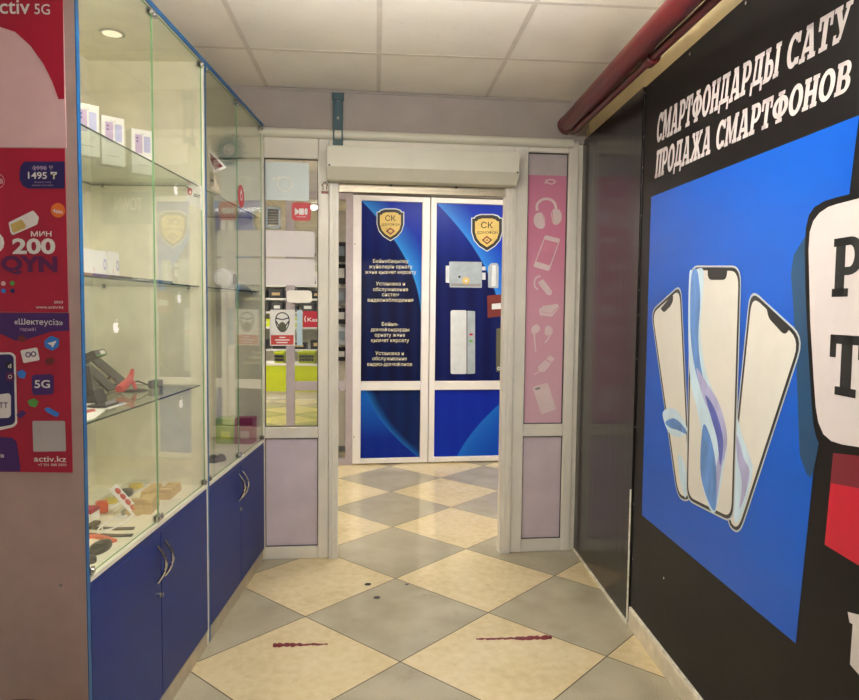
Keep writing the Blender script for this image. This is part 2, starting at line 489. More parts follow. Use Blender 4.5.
def inset(p, d):
    """shrink a polygon towards its middle by roughly d"""
    cx = sum(a for a, b in p) / len(p); cz = sum(b for a, b in p) / len(p)
    n = len(p); out = []
    area = sum(p[i][0] * p[(i + 1) % n][1] - p[(i + 1) % n][0] * p[i][1] for i in range(n))
    sg = 1 if area > 0 else -1
    for i in range(n):
        a = Vector(p[i - 1]); b = Vector(p[i]); c = Vector(p[(i + 1) % n])
        e1 = (b - a).normalized(); e2 = (c - b).normalized()
        n1 = Vector((-e1.y, e1.x)) * sg; n2 = Vector((-e2.y, e2.x)) * sg
        m = n1 + n2; k = max(.3, m.dot(n1)); q = b + m * (d / k); out.append((q.x, q.y))
    return out
# ================================================================== the setting
def B(*a): return MB().box(*a)
# floor and ceiling
TA = -0.7138520
fl = MB(); o_f = Vector((-.164885, 3.515602))
def to_f(x, y):
    d = Vector((x, y)) - o_f; c, s = math.cos(-TA), math.sin(-TA)
    return d.x * c - d.y * s, d.x * s + d.y * c
q = [to_f(-7, -2), to_f(5, -2), to_f(5, 13), to_f(-7, 13)]
fl.slab(q, -.05, 0)
f_o = mesh_obj('floor', fl, 'floor'); f_o.location = (o_f.x, o_f.y, 0); f_o.rotation_euler = (0, 0, TA); f_o['kind'] = 'structure'

CZ = 2.6
CG = Frame((-.25, 3.265), (math.cos(.0785), math.sin(.0785)))
cl = B(-6.5, 4.5, -5.5, 10, CZ, CZ + .05)
c_o = solo('ceiling', cl, 'ceil', CG, (0, 0, CZ), kind='structure')
gr = MB()
for i in range(-9, 8):
    gr.box(i * .6 - .011, i * .6 + .011, -5.5, 10, CZ - .0012, CZ + .002)
for j in range(-9, 16):
    gr.box(-6.5, 4.5, j * .6 - .011, j * .6 + .011, CZ - .001, CZ + .002)
gp = mesh_obj('grid', gr, mat('grid_white', (214, 207, 198), .5), (0, 0, CZ)); gp.parent = c_o; _used[gp] = (CG, (0, 0, CZ))

# walls
yt1_ = PT.px(550, 140)[1]
solo('wall_right', B(0, 6.3, .03, .13, 0, CZ), 'cream', RW, (0, .03, 0), kind='structure')
solo('wall_left', B(-1.50, -1.40, 1.80, 3.70, 0, CZ), 'wall', WD, (-1.45, 1.8, 0), kind='structure')
uw = B(-.05, 1.80, 0, .12, 2.36, CZ - .001).box(-.02, 1.80, .065, .12, 2.27, 2.36).box(-.02, 1.80, .012, .065, yt1_ + .002, 2.36).box(-1.6, -.0501, .0, .12, 2.43, CZ - .001)
solo('wall_front', uw, 'wall', PT, (0, 0, 2.345), kind='structure')
solo('trim_1', B(-.02, 1.70, -.010, -.0005, CZ - .014, CZ - .004), 'wall', PT, (0, 0, CZ - .02), kind='structure')
solo('trim_2', MB().tube([(-.03, -.004, 2.358), (1.72, -.004, 2.358)], .026, 12), 'shut', PT, (0, 0, 2.358), kind='structure', smooth=True)
solo('wall_hall', B(1.72, 4.2, .02, .12, 0, CZ), 'hall', PT, (1.72, .02, 0), kind='structure')
solo('wall_side', B(2.9, 3.0, 4.1, 12.4, 0, CZ), 'hall', WD, (2.9, 4.1, 0), kind='structure')
solo('wall_shop', B(-4.2, -4.1, 3.6, 12.4, 0, CZ), 'hall', WD, (-4.2, 3.6, 0), kind='structure')
solo('wall_end', B(-4.2, 3.0, 12.0, 12.1, 0, CZ), 'hall', WD, (-4, 12, 0), kind='structure')
solo('wall_behind', B(-4.1, -1.55, 3.72, 3.8, 0, CZ), 'hall', WD, (-4.1, 3.7, 0), kind='structure')

# ---- window_1: the glazed bay left of the doorway
def U(fr, px, py, off=0.0): return fr.px(px, py, off)[0]
def Z(fr, px, py, off=0.0): return fr.px(px, py, off)[1]
a_l, a_r0, a_r1 = -.048, U(PT, 318, 350), U(PT, 329, 350)
zt1, zt0 = yt1_ - .001 - .0 * Z(PT, 290, 145.6), Z(PT, 290, 158); zm1, zm0 = Z(PT, 290, 427.3), Z(PT, 290, 438.5); zb1 = Z(PT, 290, 547)
W1 = thing('window_1', None, None, PT, (0, 0, 0), kind='structure')
fm = B(a_l, a_l + .05, 0, .06, 0, zt1).box(a_r0, a_r1, 0, .06, 0, zt1)
fm.box(a_l + .05, a_r0, 0.002, .058, zt0, zt1).box(a_l + .05, a_r0, .002, .058, zm0, zm1).box(a_l + .05, a_r0, .002, .058, 0, zb1)
part(W1, 'frame', fm, 'pvc', bevel=.005)
part(W1, 'pane', B(a_l + .05, a_r0, .028, .034, zm1, zt0), 'shopglass')
part(W1, 'lower_panel', B(a_l + .05, a_r0, .02, .04, zb1, zm0), 'lilac')
def gasket(T, x0, x1, z0, z1, y, w=.005):
    g = B(x0, x0 + w, y, y + .01, z0, z1).box(x1 - w, x1, y, y + .01, z0, z1).box(x0, x1, y, y + .01, z1 - w, z1).box(x0, x1, y, y + .01, z0, z0 + w)
    part(T, 'gasket', g, 'gasket')
gasket(W1, a_l + .05, a_r0, zm1, zt0, .016); gasket(W1, a_l + .05, a_r0, zb1, zm0, .012, .004)

# ---- window_2: the narrow bay right of the doorway
b0, b1, b2, b3 = U(PT, 511, 450), U(PT, 523.5, 430), U(PT, 563, 430), U(PT, 570.5, 430)
yt1, yt0 = Z(PT, 550, 140), Z(PT, 550, 152.5); ym1, ym0 = Z(PT, 545, 424.3), Z(PT, 545, 436.5); yb1 = Z(PT, 545, 539)
W2 = thing('window_2', None, None, PT, (b0, 0, 0), kind='structure')
fm = B(b0, b1, 0, .06, 0, yt1).box(b2, b3 + .012, 0, .06, 0, yt1)
fm.box(b1, b2, .002, .058, yt0, yt1).box(b1, b2, .002, .058, ym0, ym1).box(b1, b2, .002, .058, 0, yb1)
part(W2, 'frame', fm, 'pvc', bevel=.005)
part(W2, 'pane', B(b1, b2, .03, .036, ym1, yt0), 'shopglass')
part(W2, 'lower_panel', B(b1, b2, .02, .04, yb1, ym0), 'lilac2')
gasket(W2, b1, b2, ym1, yt0, .016); gasket(W2, b1, b2, yb1, ym0, .012, .004)
solo('trim_3', B(a_r1, b0, .0, .06, 2.22, yt1), 'pvc', PT, (a_r1, 0, 2.3), kind='structure', bevel=.004)

# ---- doors beyond the doorway
D_OFF = .02
zt, zr1, zr0, zbt = 2.405, Z(FD, 391, 381.2, D_OFF), Z(FD, 391, 390, D_OFF), Z(FD, 391, 457.7, D_OFF)
zpt = Z(FD, 391, 201.5, D_OFF)
d1a, d1b, d1c, d1d = U(FD, 352.8, 300), U(FD, 361, 300, D_OFF), U(FD, 421.3, 300, D_OFF), U(FD, 429.2, 300)
d2a, d2b = U(FD, 430, 300), U(FD, 435.4, 300, D_OFF)
d2d = d2a + (d1d - d1a) + .06; d2c = d2d - (d1d - d1c)
def far_door(name, a, b, c, d):
    T = thing(name, None, None, FD, (a, 0, 0), kind='structure')
    m = B(a, b, 0, .06, .012, zt).box(c, d, 0, .06, .012, zt)
    for z0, z1 in ((zpt, zt), (zr0, zr1), (.012, zbt)): m.box(b, c, .001, .059, z0, z1)
    part(T, 'frame', m, 'pvcf', bevel=.004)
    part(T, 'pane', B(b, c, .028, .036, zr1, zpt).box(b, c, .028, .036, zbt, zr0), 'shopglass')
    return T
D1 = far_door('door_1', d1a, d1b, d1c, d1d)
D2 = far_door('door_2', d2a, d2b, d2c, d2d)
for x, y, T in ((355, 244, D1), (354, 437, D1), (453, 461.5, D2), (432.5, 196, D2)):
    u, z = FD.px(x, y); part(T, 'screw', MB().tube([(u, -.002, z), (u, .002, z)], .006, 8), 'zinc')
# glazed front continuing left of the doors
w3a, w3b = U(FD, 286, 340), U(FD, 294.5, 340)
n0 = U(FD, 345.8, 300)
W3 = thing('window_3', None, None, FD, (w3a, 0, 0), kind='structure')
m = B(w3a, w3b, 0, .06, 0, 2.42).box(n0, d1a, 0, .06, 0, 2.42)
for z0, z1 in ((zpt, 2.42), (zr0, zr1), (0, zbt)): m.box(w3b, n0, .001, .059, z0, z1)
part(W3, 'frame', m, mat('pvc_white_in_shade', (176, 166, 174), .35), bevel=.004)  # white PVC with its shade painted in as lilac grey
part(W3, 'pane', B(w3b, n0, .028, .034, zr1, zpt).box(w3b, n0, .028, .034, zbt, zr0), 'farglass')
solo('wall_far', B(-3.4, d2d + 3, .0, .1, 2.42, CZ).box(d2d, d2d + 2.6, 0, .1, 0, 2.42).box(-3.4, w3a - 1.0, 0, .1, 0, 2.42), mat('far_wall_grey', (190, 186, 184), .6), FD, (0, 0, 2.42), kind='structure')

# ---- right wall skirting
solo('baseboard_right', B(1.092, 6.2, 0, .028, 0, .082).slot(1).box(1.092, 6.2, .001, .028, .082, .092), ('base', 'chip'), RW, (1.1, 0, 0), kind='structure', bevel=.003)

# ================================================================== lamps
def ceiling_lamp(x, y, label, w=.58, d=.58, k=10, col=(255, 250, 240)):
    T = thing('ceiling_light', label, 'ceiling light', WD, (x, y, CZ - .085))
    part(T, 'mount', B(x - w / 2 + .1, x + w / 2 - .1, y - d / 2 + .1, y + d / 2 - .1, CZ - .04, CZ - .006), 'white')
    part(T, 'diffuser', B(x - w / 2, x + w / 2, y - d / 2, y + d / 2, CZ - .085, CZ - .0405), emit_mat('lamp_glow', col, k))
K = 9
TL = thing('ceiling_light', 'added unseen twin tube batten over the corridor, brightening ceiling and partition', 'ceiling light', WD, (0, 1.74, 2.24))  # lamp added out of view to brighten the ceiling and partition
part(TL, 'batten', B(-.64, .64, 1.715, 1.765, 2.30, 2.34), 'white', bevel=.004)
for yy in (1.70, 1.78):
    part(TL, 'tube', MB().tube([(-.6, yy, 2.26), (.6, yy, 2.26)], .014, 10), emit_mat('added_tube_glow', (255, 249, 238), 62), smooth=True)
for xx in (-.62, .62):
    part(TL, 'end_holder', B(xx - .012, xx + .012, 1.68, 1.80, 2.24, 2.299), 'white')
for xx in (-.45, .45):
    part(TL, 'rod', MB().tube([(xx, 1.74, 2.341), (xx, 1.74, CZ - .005)], .005, 8), 'zinc')
ceiling_lamp(.35, 5.0, 'square ceiling light in the hall just beyond the doorway', k=K * 1.1)
ceiling_lamp(1.5, 5.2, 'square ceiling light in the hall hidden right of the doorway', k=K * .6)
ceiling_lamp(-2.3, 5.2, 'square ceiling light in the hall left of the doorway', k=K * 1.1)
ceiling_lamp(-3.3, 9.4, 'square ceiling light over the lime green shop counter', k=K * 3)
wd = bpy.data.worlds.new('room_air'); SC.world = wd; wd.use_nodes = True
bg = wd.node_tree.nodes['Background']; bg.inputs[0].default_value = rgb((246, 240, 240)); bg.inputs[1].default_value = .22
SC.view_settings.view_transform = 'Standard'; SC.view_settings.look = 'None'
SC.view_settings.exposure = 1.0; SC.view_settings.gamma = 1.0; SC.view_settings.use_curve_mapping = False
SC.cycles.max_bounces = 12; SC.cycles.transparent_max_bounces = 24; SC.cycles.glossy_bounces = 6; SC.cycles.diffuse_bounces = 6
SC.cycles.caustics_reflective = False; SC.cycles.caustics_refractive = False
SC.cycles.use_denoising = True

# ================================================================== roller shutter and pipes over the doorway
RS = thing('roller_shutter', 'cream roller shutter rolled up into its box above the doorway', 'roller shutter', PT, (a_r1, 0, 0))
sb = -.15
x0, x1 = U(PT, 327.5, 150, sb), U(PT, 519.2, 155, sb)
z_t = Z(PT, 420, 148.3, sb); z_b = Z(PT, 420, 169, sb); z_0 = Z(PT, 420, 182.3, -.10)
prof = [(-.002, z_t), (sb, z_t), (sb, z_b), (-.10, z_0), (-.002, z_0)]
part(RS, 'housing', MB().xprism(prof, x0, x1), 'shut', bevel=.003)
for xa, xb in ((x0 - .004, x0 + .003), (x1 - .003, x1 + .004)):
    part(RS, 'end_cap', MB().xprism([(y - (.002 if y < -.05 else 0), z + (.002 if z > 2.2 else -.002)) for y, z in prof], xa, xb), 'shut', bevel=.002)
g0a, g0b = a_r1 + .001, U(PT, 338.3, 350)
g1a, g1b = U(PT, 502.2, 350), b0 - .001
for xa, xb in ((g0a, g0b), (g1a, g1b)):
    w = xb - xa
    m = B(xa, xb, -.02, .05, 0, z_0).box(xa + w * .3, xa + w * .42, -.023, -.019, 0.01, z_0).box(xa + w * .62, xa + w * .7, -.023, -.019, 0.01, z_0)
    part(RS, 'guide_rail', m, 'pvc', bevel=.003)
zc = Z(PT, 420, 194.2)
br = B(g0b, g1a, .005, .03, zc, z_0 + .02).box(g0b, g1a, -.002, .034, zc, zc + .018)
bb = part(RS, 'bottom_bar', br, 'alu', bevel=.002)
for px_, py_ in ((390.8, 184.6), (456.3, 187)):
    u, z = PT.px(px_, py_); s_ = MB().tube([(u, -.004, z), (u, .006, z)], .008, 10)
    part(bb, 'screw', s_, 'black')
for px_, py_ in ((329.3, 165), (517.6, 172.5)):
    u, z = PT.px(px_, py_, sb); part(RS, 'screw', MB().tube([(u, sb - .004, z), (u, sb, z)], .005, 8), 'black')

# teal channel standing on the shutter box
u0, u1 = U(PT, 333.6, 110), U(PT, 342.6, 110)
ch = B(u0, u1, -.012, -.001, z_t + .003, CZ - .024).box(u0 - .003, u0 + .006, -.03, -.001, z_t + .003, CZ - .024).box(u1 - .006, u1 + .003, -.03, -.001, z_t + .003, CZ - .024)
ch.box(u0 - .008, u1 + .008, -.03, -.012, CZ - .06, CZ - .024)
CH = thing('metal_channel', 'dark teal metal channel rising from the shutter box to the ceiling', 'channel', PT, (u0, -.01, z_t))
part(CH, 'channel', ch, 'teal', bevel=.001)
for py in (100, 118):
    u, z = PT.px(338, py, -.012); part(CH, 'bolt', MB().tube([(u, -.016, z), (u, -.011, z)], .007, 10), 'zinc')

# red pipes along the ceiling
def pipe_line(pxa, pya, pxb, pyb, ya, yb, zshift=0):
    da, db = ray(pxa, pya), ray(pxb, pyb)
    A = da * (ya / da.y) + Vector((0, 0, CAMH)); Bv = db * (yb / db.y) + Vector((0, 0, CAMH))
    return A, Bv
A, Bv = pipe_line(566, 124.5, 684.5, 0, 3.88, 2.12)
dirp = (Bv - A).normalized(); E_ = A + dirp * 4.6
PP = thing('ceiling_pipe', 'thick dark red painted pipe running along the ceiling above the black banner', 'pipe', WD, tuple(A))
part(PP, 'tube', MB().tube([A, E_], .042, 24), 'red', smooth=True)
part(PP, 'end_cap', MB().tube([A - dirp * .012, A + dirp * .03], .046, 24), 'red', smooth=True)
for k in (2.2, 3.6):
    c = A + dirp * k
    part(PP, 'hanger', MB().tube([c, c + dirp * .025], .046, 24).tube([c + Vector((0, 0, .05)), Vector((c.x, c.y, CZ - .004))], .006, 8), 'zinc', smooth=True)
A2, B2 = pipe_line(575.5, 130.0, 713.5, 0, 3.84, 2.06)
d2 = (B2 - A2).normalized(); E2 = A2 + d2 * 4.6
P2 = thing('thin_pipe', 'thin dark red pipe with a coupling running beside the thick red pipe', 'pipe', WD, tuple(A2))
part(P2, 'tube', MB().tube([A2, E2], .017, 16), 'red', smooth=True)
d_ = ray(654.5, 54.5); t_ = (A2.z + (B2.z - A2.z) * .5 - CAMH) / d_.z; c = A2 + d2 * ((d_ * t_).y - A2.y) / d2.y
part(P2, 'coupling', MB().tube([c - d2 * .03, c - d2 * .028, c + d2 * .028, c + d2 * .03], [.022, .027, .027, .022], 16), 'red', smooth=True)

# ================================================================== black sheet on the right wall next to the partition
gs = MB(); g_end = 1.076
n = 14
pr = [(.012 + .0015 * math.sin(i * 2.1), 0) for i in range(n)]
BS = thing('black_sheet', 'glossy wrinkled black sheet covering the wall beside the partition', 'wall panel', RW, (.1, 0, 0))
part(BS, 'sheet', B(.072, g_end, .004, .016, .015, Z(RW, 643, 88.8) + .01), 'gloss')
ls = B(.072, g_end, -.002, .012, .0, .014)
part(BS, 'torn_edge', ls, 'chip', label='frayed white strip along the floor')
part(BS, 'side_strip', B(g_end - .006, g_end, -.002, .004, .02, .62), 'chip', label='thin white strip at the lower right edge')

# ================================================================== the black banner
BO = .010
def bx(l, zo=(0, 0, 1), off=BO): return RW.pts(l, zo, off)
z7 = (640, 0, 3.5); z8 = (640, 180, 3.183); z9 = (640, 380, 2.187)
BN = thing('shop_banner', 'large black wall banner with white lettering and three phones on a blue field', 'banner', RW, (g_end + .004, BO, .0))
zbt_ = Z(RW, 644, 88.6, BO)
part(BN, 'backing', B(g_end + .003, 5.2, BO, .028, .094, zbt_), 'banner')
part(BN, 'edge_fold', MB().tube([(g_end + .007, .008, .10), (g_end + .007, .008, zbt_)], .004, 8), 'banner', smooth=True)
blue_pts = bx([(651.3, 197), (642, 515), (796, 643.5), (816, 448.6), (835, 310), (850, 190), (859.5, 115.2)])
part(BN, 'blue_field', MB().flat(blue_pts, BO - .0008), 'bblue')
tl = bx([(806, 236), (794, 255), (791.5, 274), (794, 312), (797, 368), (798.5, 410), (800, 455), (807, 474), (811, 478), (814, 471), (820, 440), (825, 300), (815, 240)])
part(BN, 'bubble_shadow', MB().flat(tl, BO - .0012), 'bteal')
ext = 1.05
ob = [(900, 176), (859, 192), (838, 197), (825, 201), (815, 207), (809.5, 215), (806.5, 228), (805.2, 248), (806, 290), (808.5, 345), (812, 400), (814, 425), (817, 438), (823, 449), (834, 454), (859, 458), (905, 466)]
part(BN, 'bubble_outline', MB().flat(bx(ob), BO - .0016), 'banner')
wb = [(905, 181), (859, 198.6), (838, 204), (829, 207), (820, 213), (814, 221), (810.5, 232), (809.3, 250), (811, 321), (814.5, 380), (816.5, 407), (819, 422), (824, 434), (832, 441), (843, 444.5), (859, 447), (905, 456)]
part(BN, 'bubble', MB().flat(bx(wb), BO - .002), 'bwhite')
part(BN, 'red_block', MB().flat(bx([(834, 454), (880, 462), (880, 578), (825.3, 544.6)]), BO - .0018), 'bred')
part(BN, 'red_shadow', MB().flat(bx([(834, 453), (880, 458), (880, 492), (831.2, 483)]), BO - .0022), 'bdred')

# slab-serif capitals: polygons in a box of height 1
def slabglyph(ch):
    R_ = lambda x0, x1, y0, y1: [(x0, y0), (x1, y0), (x1, y1), (x0, y1)]
    P = []; S = .27; H = .17
    def ringp(cx, rx, rix, y0=0.0, y1=1.0, riy=None, a0=0, a1=2 * PI, n=22):
        cy = (y0 + y1) / 2; ry = (y1 - y0) / 2; riy = riy if riy else ry - .17
        for i in range(n):
            a, b = a0 + (a1 - a0) * i / n, a0 + (a1 - a0) * (i + 1) / n
            P.append([(cx + rx * math.cos(a), cy + ry * math.sin(a)), (cx + rx * math.cos(b), cy + ry * math.sin(b)),
                      (cx + rix * math.cos(b), cy + riy * math.sin(b)), (cx + rix * math.cos(a), cy + riy * math.sin(a))])
    if ch == 'П': P += [R_(0, .92, .84, 1), R_(.07, .34, 0, 1), R_(.58, .85, 0, 1), R_(0, .41, 0, .14), R_(.51, .92, 0, .14)]; w = .92
    elif ch == 'Н': P += [R_(.07, .34, 0, 1), R_(.58, .85, 0, 1), R_(.3, .6, .42, .58), R_(0, .41, 0, .14), R_(.51, .92, 0, .14), R_(0, .41, .86, 1), R_(.51, .92, .86, 1)]; w = .92
    elif ch == 'М': P += [R_(.07, .28, 0, 1), R_(.84, 1.11, 0, 1), R_(0, .36, 0, .14), R_(.76, 1.18, 0, .14), R_(0, .3, .86, 1), R_(.9, 1.18, .86, 1),
                          [(.07, 1), (.34, 1), (.62, .32), (.52, 0.05)], [(1.11, 1), (.86, 1), (.55, .32), (.65, .05), (.52, .05)]]; w = 1.18
    elif ch == 'А': P += [[(.36, 1), (.68, 1), (.96, .1), (.67, .1), (.47, .84)], [(.36, 1), (.53, 1), (.31, .1), (.1, .1)], R_(.25, .8, .24, .38), R_(0, .4, 0, .14), R_(.56, 1.06, 0, .14), R_(.26, .6, .88, 1)]; w = 1.06
    elif ch == 'Р':
        P += [R_(.07, .34, 0, 1), R_(0, .46, 0, .14), R_(0, .45, .86, 1), R_(.3, .48, .86, 1), R_(.3, .48, .36, .5)]
        ringp(.46, .38, .13, .36, 1, .18, -PI / 2, PI / 2, 12); w = .86
    elif ch == 'Т': P += [R_(0, .86, .85, 1), R_(0, .16, .62, 1), R_(.7, .86, .62, 1), R_(.295, .565, 0, 1), R_(.17, .69, 0, .14)]; w = .86
    elif ch == 'О': ringp(.48, .48, .2); w = .96
    elif ch == 'С': ringp(.48, .46, .19, a0=.22 * PI, a1=1.78 * PI); P += [R_(.72, .9, .66, .97), R_(.72, .9, .06, .26)]; w = .92
    elif ch == 'Ф': ringp(.58, .58, .3, .14, .86, .22); P += [R_(.44, .72, 0, 1), R_(.34, .82, 0, .12), R_(.34, .82, .88, 1)]; w = 1.16
    elif ch == 'Д': P += [[(.24, .9), (.42, .9), (.34, .1), (.12, .1)], R_(.6, .87, .1, 1), R_(.16, .95, .86, 1), R_(0, 1.02, .1, .25), R_(0, .17, -.14, .25), R_(.85, 1.02, -.14, .25)]; w = 1.02
    elif ch == 'Ы':
        P += [R_(.07, .34, 0, 1), R_(0, .42, .86, 1), R_(0, .46, 0, .14), R_(.3, .46, .5, .64)]
        ringp(.44, .33, .1, 0, .64, .18, -PI / 2, PI / 2, 12); P += [R_(.9, 1.17, 0, 1), R_(.83, 1.24, 0, .14), R_(.83, 1.24, .86, 1)]; w = 1.24
    elif ch == 'У': P += [[(.08, .94), (.38, .94), (.62, .4), (.5, .2)], [(.92, .94), (.74, .94), (.36, .06), (.56, .06)], R_(0, .46, .86, 1), R_(.62, 1.02, .86, 1), R_(.14, .5, 0, .15), R_(.1, .26, 0, .26)]; w = 1.02
    elif ch == 'Ж': P += [R_(.52, .79, 0, 1), R_(.44, .87, 0, .13), R_(.44, .87, .87, 1), [(.1, .9), (.34, .9), (.6, .5), (.48, .42)], [(.08, .1), (.34, .1), (.62, .5), (.46, .56)],
                          [(1.21, .9), (.97, .9), (.71, .5), (.83, .42)], [(1.23, .1), (.97, .1), (.69, .5), (.85, .56)], R_(0, .36, 0, .14), R_(.95, 1.31, 0, .14), R_(.04, .36, .86, 1), R_(.95, 1.27, .86, 1)]; w = 1.31
    elif ch == 'В':
        P += [R_(.07, .34, 0, 1), R_(0, .5, 0, .14), R_(0, .48, .86, 1), R_(.3, .5, .44, .57)]
        ringp(.46, .37, .12, 0, .57, .15, -PI / 2, PI / 2, 12); ringp(.44, .34, .11, .44, 1, .15, -PI / 2, PI / 2, 12); w = .86
    elif ch == ' ': w = .42
    else: w = .5
    return P, w
def slabtext(mb, s, a, b, h0, h1, y, shear=.16, gap=.05):
    """baseline from a to b on the wall (u, z); cap height h0 at the left, h1 at the right"""
    tot = sum(slabglyph(c)[1] + gap for c in s) - gap; x = 0
    for c in s:
        P, w = slabglyph(c)
        for p in P:
            q = []
            for X, Y in p:
                t = (x + X) / tot; h = h0 + (h1 - h0) * t
                q.append((a[0] + (b[0] - a[0]) * t + shear * Y * h, a[1] + (b[1] - a[1]) * t + Y * h))
            mb[-1].flat(q, y)
        if c == ' ': mb.append(MB())
        x += w + gap
    return mb
ly = BO - .001
def line(s, bl, br, tl_, tr):
    (a0, b0_), (a1, b1_) = RW.px(*bl, ly), RW.px(*br, ly); zl = RW.px(*tl_, ly)[1] - b0_; zr = RW.px(*tr, ly)[1] - b1_
    return slabtext([MB()], s, (a0, b0_), (a1, b1_), zl, zr, ly)
for w_ in line('СМАРТФОНДАРДЫ САТУ', (655.8, 144), (848.5, 37), (657.5, 114.5), (853, -1)): part(BN, 'lettering', w_, 'bwhite')
for w_ in line('ПРОДАЖА СМАРТФОНОВ', (654.6, 178.8), (849.5, 90.5), (656, 151.5), (852, 58)): part(BN, 'lettering', w_, 'bwhite')
ly2 = BO - .0025
for c_, bl, tr in (('Р', (831.5, 297), (866, 234)), ('Т', (827.8, 393), (866, 336.5))):
    a, b = RW.px(*bl, ly2); e, f = RW.px(*tr, ly2); P, w = slabglyph(c_)
    ltr = MB()
    for p in P: ltr.flat([(a + (e - a) * X / w, b + (f - b) * Y) for X, Y in p], ly2)
    part(BN, 'letter', ltr, 'ink', label='black letter on the white bubble')
wl = MB().flat(bx([(455, 507), (520, 524), (520, 563), (500, 552), (500, 668), (460, 622), (466, 534), (459, 530)], z9), ly)
part(BN, 'lettering', wl, 'bwhite', label='corner of a big white letter at the lower right')

def poster_phone(o, notch, ribs, k):
    y = BO - .001 - .0006 * k
    p = bx(o); p = p if sum(p[i][0] * p[(i + 1) % 4][1] - p[(i + 1) % 4][0] * p[i][1] for i in range(4)) > 0 else p[::-1]
    ph = part(BN, 'printed_phone', MB().flat(rounded(p, .06), y), 'rim')
    part(ph, 'bezel', MB().flat(rounded(inset(p, .006), .055), y - .0001), 'ink')
    part(ph, 'screen', MB().flat(rounded(inset(p, .017), .05), y - .0002), 'screen')
    for r, m_ in ribs: part(ph, 'ribbon', MB().flat(bez(bx(*r), 5), y - .0003 - .00005 * ribs.index((r, m_))), m_)
    part(ph, 'notch', MB().flat(rounded(bx(*notch), .012, 3), y - .0006), 'ink')
poster_phone([(651, 311), (681.5, 283), (692, 503), (677.5, 499)], ([(66, 410), (78, 422), (98, 402), (107, 384), (106, 363)], z8),
             [(([(50, 75), (62, 62), (80, 66), (98, 92), (104, 110), (96, 122), (80, 124), (62, 112)], z9), 'rib3'),
              (([(56, 92), (76, 84), (98, 104), (102, 118), (84, 110), (66, 104)], z9), 'rib1'),
              (([(84, 165), (96, 178), (103, 215), (102, 255), (96, 250), (88, 215)], z9), 'rib3')], 0)
poster_phone([(750.5, 287), (805.5, 337.5), (740, 536.5), (726.5, 524)], ([(403, 400), (412, 440), (458, 490), (470, 488), (480, 470)], z8),
             [(([(211, 75), (224, 120), (244, 175), (248, 196), (238, 250), (222, 300), (208, 308), (206, 230), (208, 150)], z9), 'rib3'),
              (([(213, 120), (228, 170), (241, 200), (232, 250), (219, 280), (224, 225), (214, 170)], z9), 'rib2'),
              (([(207, 180), (216, 215), (219, 255), (212, 300), (206, 290)], z9), 'rib3')], 1)
poster_phone([(691, 265.5), (742.3, 265.5), (734.5, 524.5), (686.5, 500)], ([(218, 279), (218, 308), (226, 318), (271, 318), (279, 308), (281, 279)], z8),
             [(([(690, 275), (694, 271), (704, 270), (703, 300), (701, 330), (705, 365), (713, 390), (722, 412), (728, 440), (724, 470), (716, 512), (707, 500), (701, 470), (703, 440), (698, 410), (691, 380), (689, 330)],), 'rib3'),
              (([(692, 276), (698, 271), (701, 300), (699, 340), (704, 378), (716, 402), (726, 436), (724, 460), (718, 425), (706, 400), (696, 370), (691, 330)],), 'rib1'),
              (([(697, 368), (708, 384), (720, 404), (728, 438), (722, 470), (716, 510), (714, 480), (720, 450), (716, 425), (704, 398)],), 'rib2'),
              (([(704, 425), (712, 440), (717, 470), (716, 510), (707, 496), (701, 468)],), 'rib1'),
              (([(706, 395), (716, 410), (724, 440), (721, 466), (718, 440), (712, 418)],), 'rib4')], 2)
for x, y in ((645, 93), (643.5, 137), (641.9, 168), (640.5, 216), (638.4, 290), (637.4, 315), (636.6, 359), (635, 427), (634, 504), (633, 559), (690, 54), (746, 3), (664, 578)):
    u, z = RW.px(x, y, BO - .003); u = max(u, g_end + .012)
    part(BN, 'screw', MB().tube([(u, BO - .004, z), (u, BO + .002, z)], .0055, 8), 'steel', smooth=True)
